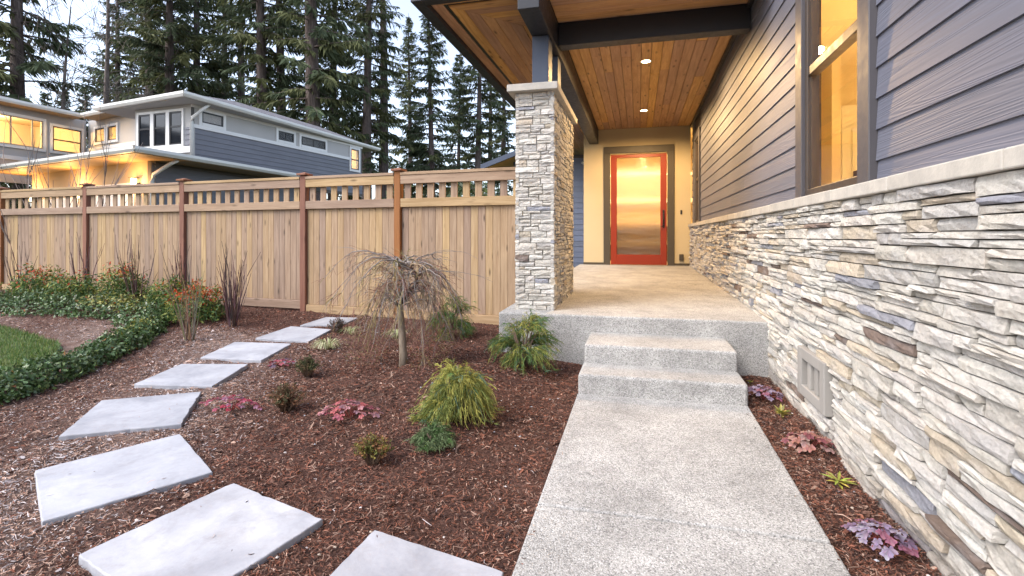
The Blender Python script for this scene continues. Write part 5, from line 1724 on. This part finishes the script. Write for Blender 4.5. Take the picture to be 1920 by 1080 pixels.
def seedling(x, y, r, n, seed, cols, lab, lw=.02, up=.5):
    z = ground_z(x, y); t = thing("seedling", lab, "plant", (x, y, z), 0, "little yellow-green plants by the wall")
    rnd = random.Random(seed)
    for k in range(n):
        a = k * 2.4 + rnd.uniform(-.3, .3); L = r * rnd.uniform(.55, 1.1); e = rnd.uniform(.1, 1) * up
        d = Vector((math.cos(a), math.sin(a), e)).normalized(); w = Vector((-math.sin(a), math.cos(a), 0)) * lw * .5
        p0 = Vector((0, 0, .01 + rnd.uniform(0, r * .25)))
        p1 = p0 + d * L * .55; p2 = p0 + d * L - Vector((0, 0, .12 * L))
        V = [tuple(p0 - w * .3), tuple(p0 + w * .3), tuple(p1 + w), tuple(p2), tuple(p1 - w), tuple(p1 + Vector((0, 0, -.004)))]
        c = tuple(v * rnd.uniform(.8, 1.2) for v in rnd.choice(cols))
        mesh_obj("leaf", V, [(0, 1, 5), (1, 2, 5), (2, 3, 5), (3, 4, 5), (4, 0, 5)], "leaf", t, [c] * 6)
    m = MB(); m.tube([(0, 0, -.02), (0, 0, .03)], [.006, .004], 6, (.25, .22, .08)); m.build("stem", "twig", t)
YG = [(.46, .40, .07), (.36, .36, .06), (.28, .27, .05)]
seedling(.955, 2.80, .085, 16, 1, YG, "yellow strap-leaved seedling between the rusty and the purple coral bells", .014)
seedling(.93, 3.72, .075, 34, 2, [(.34, .33, .07), (.20, .22, .05), (.42, .36, .09)], "bushy little yellow-green plant below the wall vent", .018, 1.6)
seedling(.70 + .18, 4.45, .035, 9, 3, YG, "tiny yellow-green sprout by the porch base right of the steps", .012, 1.0)

# ================================================================== mulch shreds and stone bits
def in_quad(x, y, Q):
    s = None
    for i in range(4):
        a, b = Q[i], Q[(i + 1) % 4]
        c = (b[0] - a[0]) * (y - a[1]) - (b[1] - a[1]) * (x - a[0])
        if s is None: s = c > 0
        elif (c > 0) != s: return False
    return True
def mulch_chips():
    rng = np.random.default_rng(12)
    def ok(X, Y):
        m = np.ones(len(X), bool)
        m &= ~((X > -.452) & (X < .748) & (Y < 4.75) & ~((np.minimum(X + .452, .748 - X) < .05) & (Y < 3.75) & (rng.random(len(X)) < .02))); m &= ~((X > -1.33) & (Y > 4.66)); m &= X < 1.075
        for _, Q in SLABS:
            c = np.array(Q); s = None; ins = np.ones(len(X), bool)
            area = sum(Q[i][0] * Q[(i + 1) % 4][1] - Q[(i + 1) % 4][0] * Q[i][1] for i in range(4))
            for i in range(4):
                a, b = c[i], c[(i + 1) % 4]
                v = (b[0] - a[0]) * (Y - a[1]) - (b[1] - a[1]) * (X - a[0])
                ins &= (v * np.sign(area)) > -.003
            m &= ~(ins & (rng.random(len(X)) > .0016))
        return m
    Xs = []; Ys = []
    for x0, x1, y0, y1, n in ((-3.2, 1.1, 1.2, 4.7, 215000), (-5.0, -3.2, 1.2, 6.05, 66000), (-3.4, -1.2, 4.4, 5.95, 27000), (-8.5, -4.6, 3.9, 6.2, 38000), (.7, 1.08, 1.5, 4.7, 26000)):
        X = rng.uniform(x0, x1, n); Y = rng.uniform(y0, y1, n); k = ok(X, Y)
        # not on the lawn
        k &= ~((X < -5.1) & (Y < 4.15 + .25 * np.clip((-6 - X) / 2.5, 0, 1)))
        cl = np.sin(X * 5.1 + np.sin(Y * 3.7) * 2) * np.sin(Y * 6.3 + np.sin(X * 4.3) * 2)      # clumps and thin spots
        k &= rng.random(n) < .80 + .35 * cl
        Xs.append(X[k]); Ys.append(Y[k])
    X = np.concatenate(Xs); Y = np.concatenate(Ys); n = len(X)
    Z = np.array([ground_z(a, b) + noise.noise(Vector((a * 3.1, b * 3.1, .3))) * .020 + noise.noise(Vector((a * 13, b * 13, 1.7))) * .011 for a, b in zip(X, Y)])
    slabz = np.full(n, -9.0)                     # the few shreds that lie on a slab rest on its top
    for _, Q in SLABS:
        c = np.array(Q); ins = np.ones(n, bool)
        area = sum(Q[i][0] * Q[(i + 1) % 4][1] - Q[(i + 1) % 4][0] * Q[i][1] for i in range(4))
        for i in range(4):
            a, b = c[i], c[(i + 1) % 4]; ins &= ((b[0] - a[0]) * (Y - a[1]) - (b[1] - a[1]) * (X - a[0])) * np.sign(area) > .004
        slabz[ins] = np.array([ground_z(p, q) for p, q in zip(X[ins], Y[ins])]) + .031
    wk = (X > -.45) & (X < .745) & (Y < 3.78); slabz[wk] = -.02 * (3.80 - Y[wk]) + .002
    P = np.stack([X, Y, np.maximum(slabz, Z + rng.uniform(.0, .012, n))], 1)
    a = rng.uniform(0, 6.283, n); tl = rng.normal(0, .28, n)
    D = np.stack([np.cos(a) * np.cos(tl), np.sin(a) * np.cos(tl), np.sin(tl)], 1)
    L = rng.gamma(2.6, .0072, n).clip(.006, .07); big = rng.random(n) < .007; L = np.where(big, L * 1.3 + .012, L)
    roll = rng.normal(0, .7, n)
    W = np.stack([-np.sin(a) * np.cos(roll), np.cos(a) * np.cos(roll), np.sin(roll)], 1) * (rng.uniform(.0008, .0026, n) * (1 + (rng.random(n) < .04) * 1.5 + big * 3.0))[:, None]
    bend = rng.normal(0, .18, n)[:, None] * L[:, None] * W / np.maximum(1e-6, np.linalg.norm(W, axis=1))[:, None]
    h = D * (L / 2)[:, None]
    V = np.stack([P - h - W * .6, P - h + W * .6, P + bend + W, P + bend - W, P + h + W * .5, P + h - W * .5], 1).reshape(-1, 3)
    i = np.arange(n)[:, None] * 6
    F = np.concatenate([i + np.array([[0, 1, 2, 3]]), i + np.array([[3, 2, 4, 5]])], 0)
    # dry pale fibres lie to the left of the slab path, darker red bark in the beds by the house
    dry = np.array([dryness(a_, b_) for a_, b_ in zip(X, Y)])
    u = rng.random(n)
    dark = np.array((.045, .026, .022)); red = np.array((.21, .085, .054)); tan = np.array((.34, .225, .17)); pale = np.array((.48, .43, .42)); br = np.array((.14, .074, .054))
    T = np.where((u < .26)[:, None], dark, np.where((u < .58)[:, None], red, np.where((u < .86)[:, None], br, tan)))
    T = np.where((rng.random(n) < dry * .70)[:, None], tan * 1.25, T)
    T = np.where((rng.random(n) < dry * .34 + .003)[:, None], pale, T)
    T = T * rng.uniform(.65, 1.35, (n, 1))
    o = np_obj("mulch_shreds", V, F, "chips", None, np.repeat(T, 6, axis=0))
    tag(o, "shredded bark mulch lying over the garden beds", "mulch", kind="stuff")
    # little pale pebbles and chips strewn in the bed
    m = MB(); rd = random.Random(8); k = 0
    while k < 170:
        x, y = rd.uniform(-2.6, 1.06), rd.uniform(1.5, 4.6)
        if k % 3 == 0: x = rd.uniform(.8, 1.06)
        if not ok(np.array([x]), np.array([y]))[0]: continue
        s = rd.uniform(.004, .010); z = ground_z(x, y) + .008; q = rd.uniform(0, 3)
        c = rd.choice([(.5, .45, .42), (.42, .34, .27), (.36, .36, .38)])
        vs = [(x + s * math.cos(q + t) * rd.uniform(.7, 1.3), y + s * math.sin(q + t) * rd.uniform(.7, 1.3), z + rd.uniform(-.002, .002)) for t in (0, 1.57, 3.14, 4.71)] + [(x, y, z + s * .6), (x, y, z - s * .5)]
        m.add(vs, [(0, 1, 4), (1, 2, 4), (2, 3, 4), (3, 0, 4), (1, 0, 5), (2, 1, 5), (3, 2, 5), (0, 3, 5)], c); k += 1
    g = m.build("gravel", "chips"); tag(g, "small pale pebbles scattered in the mulch", "gravel", kind="stuff")
mulch_chips()
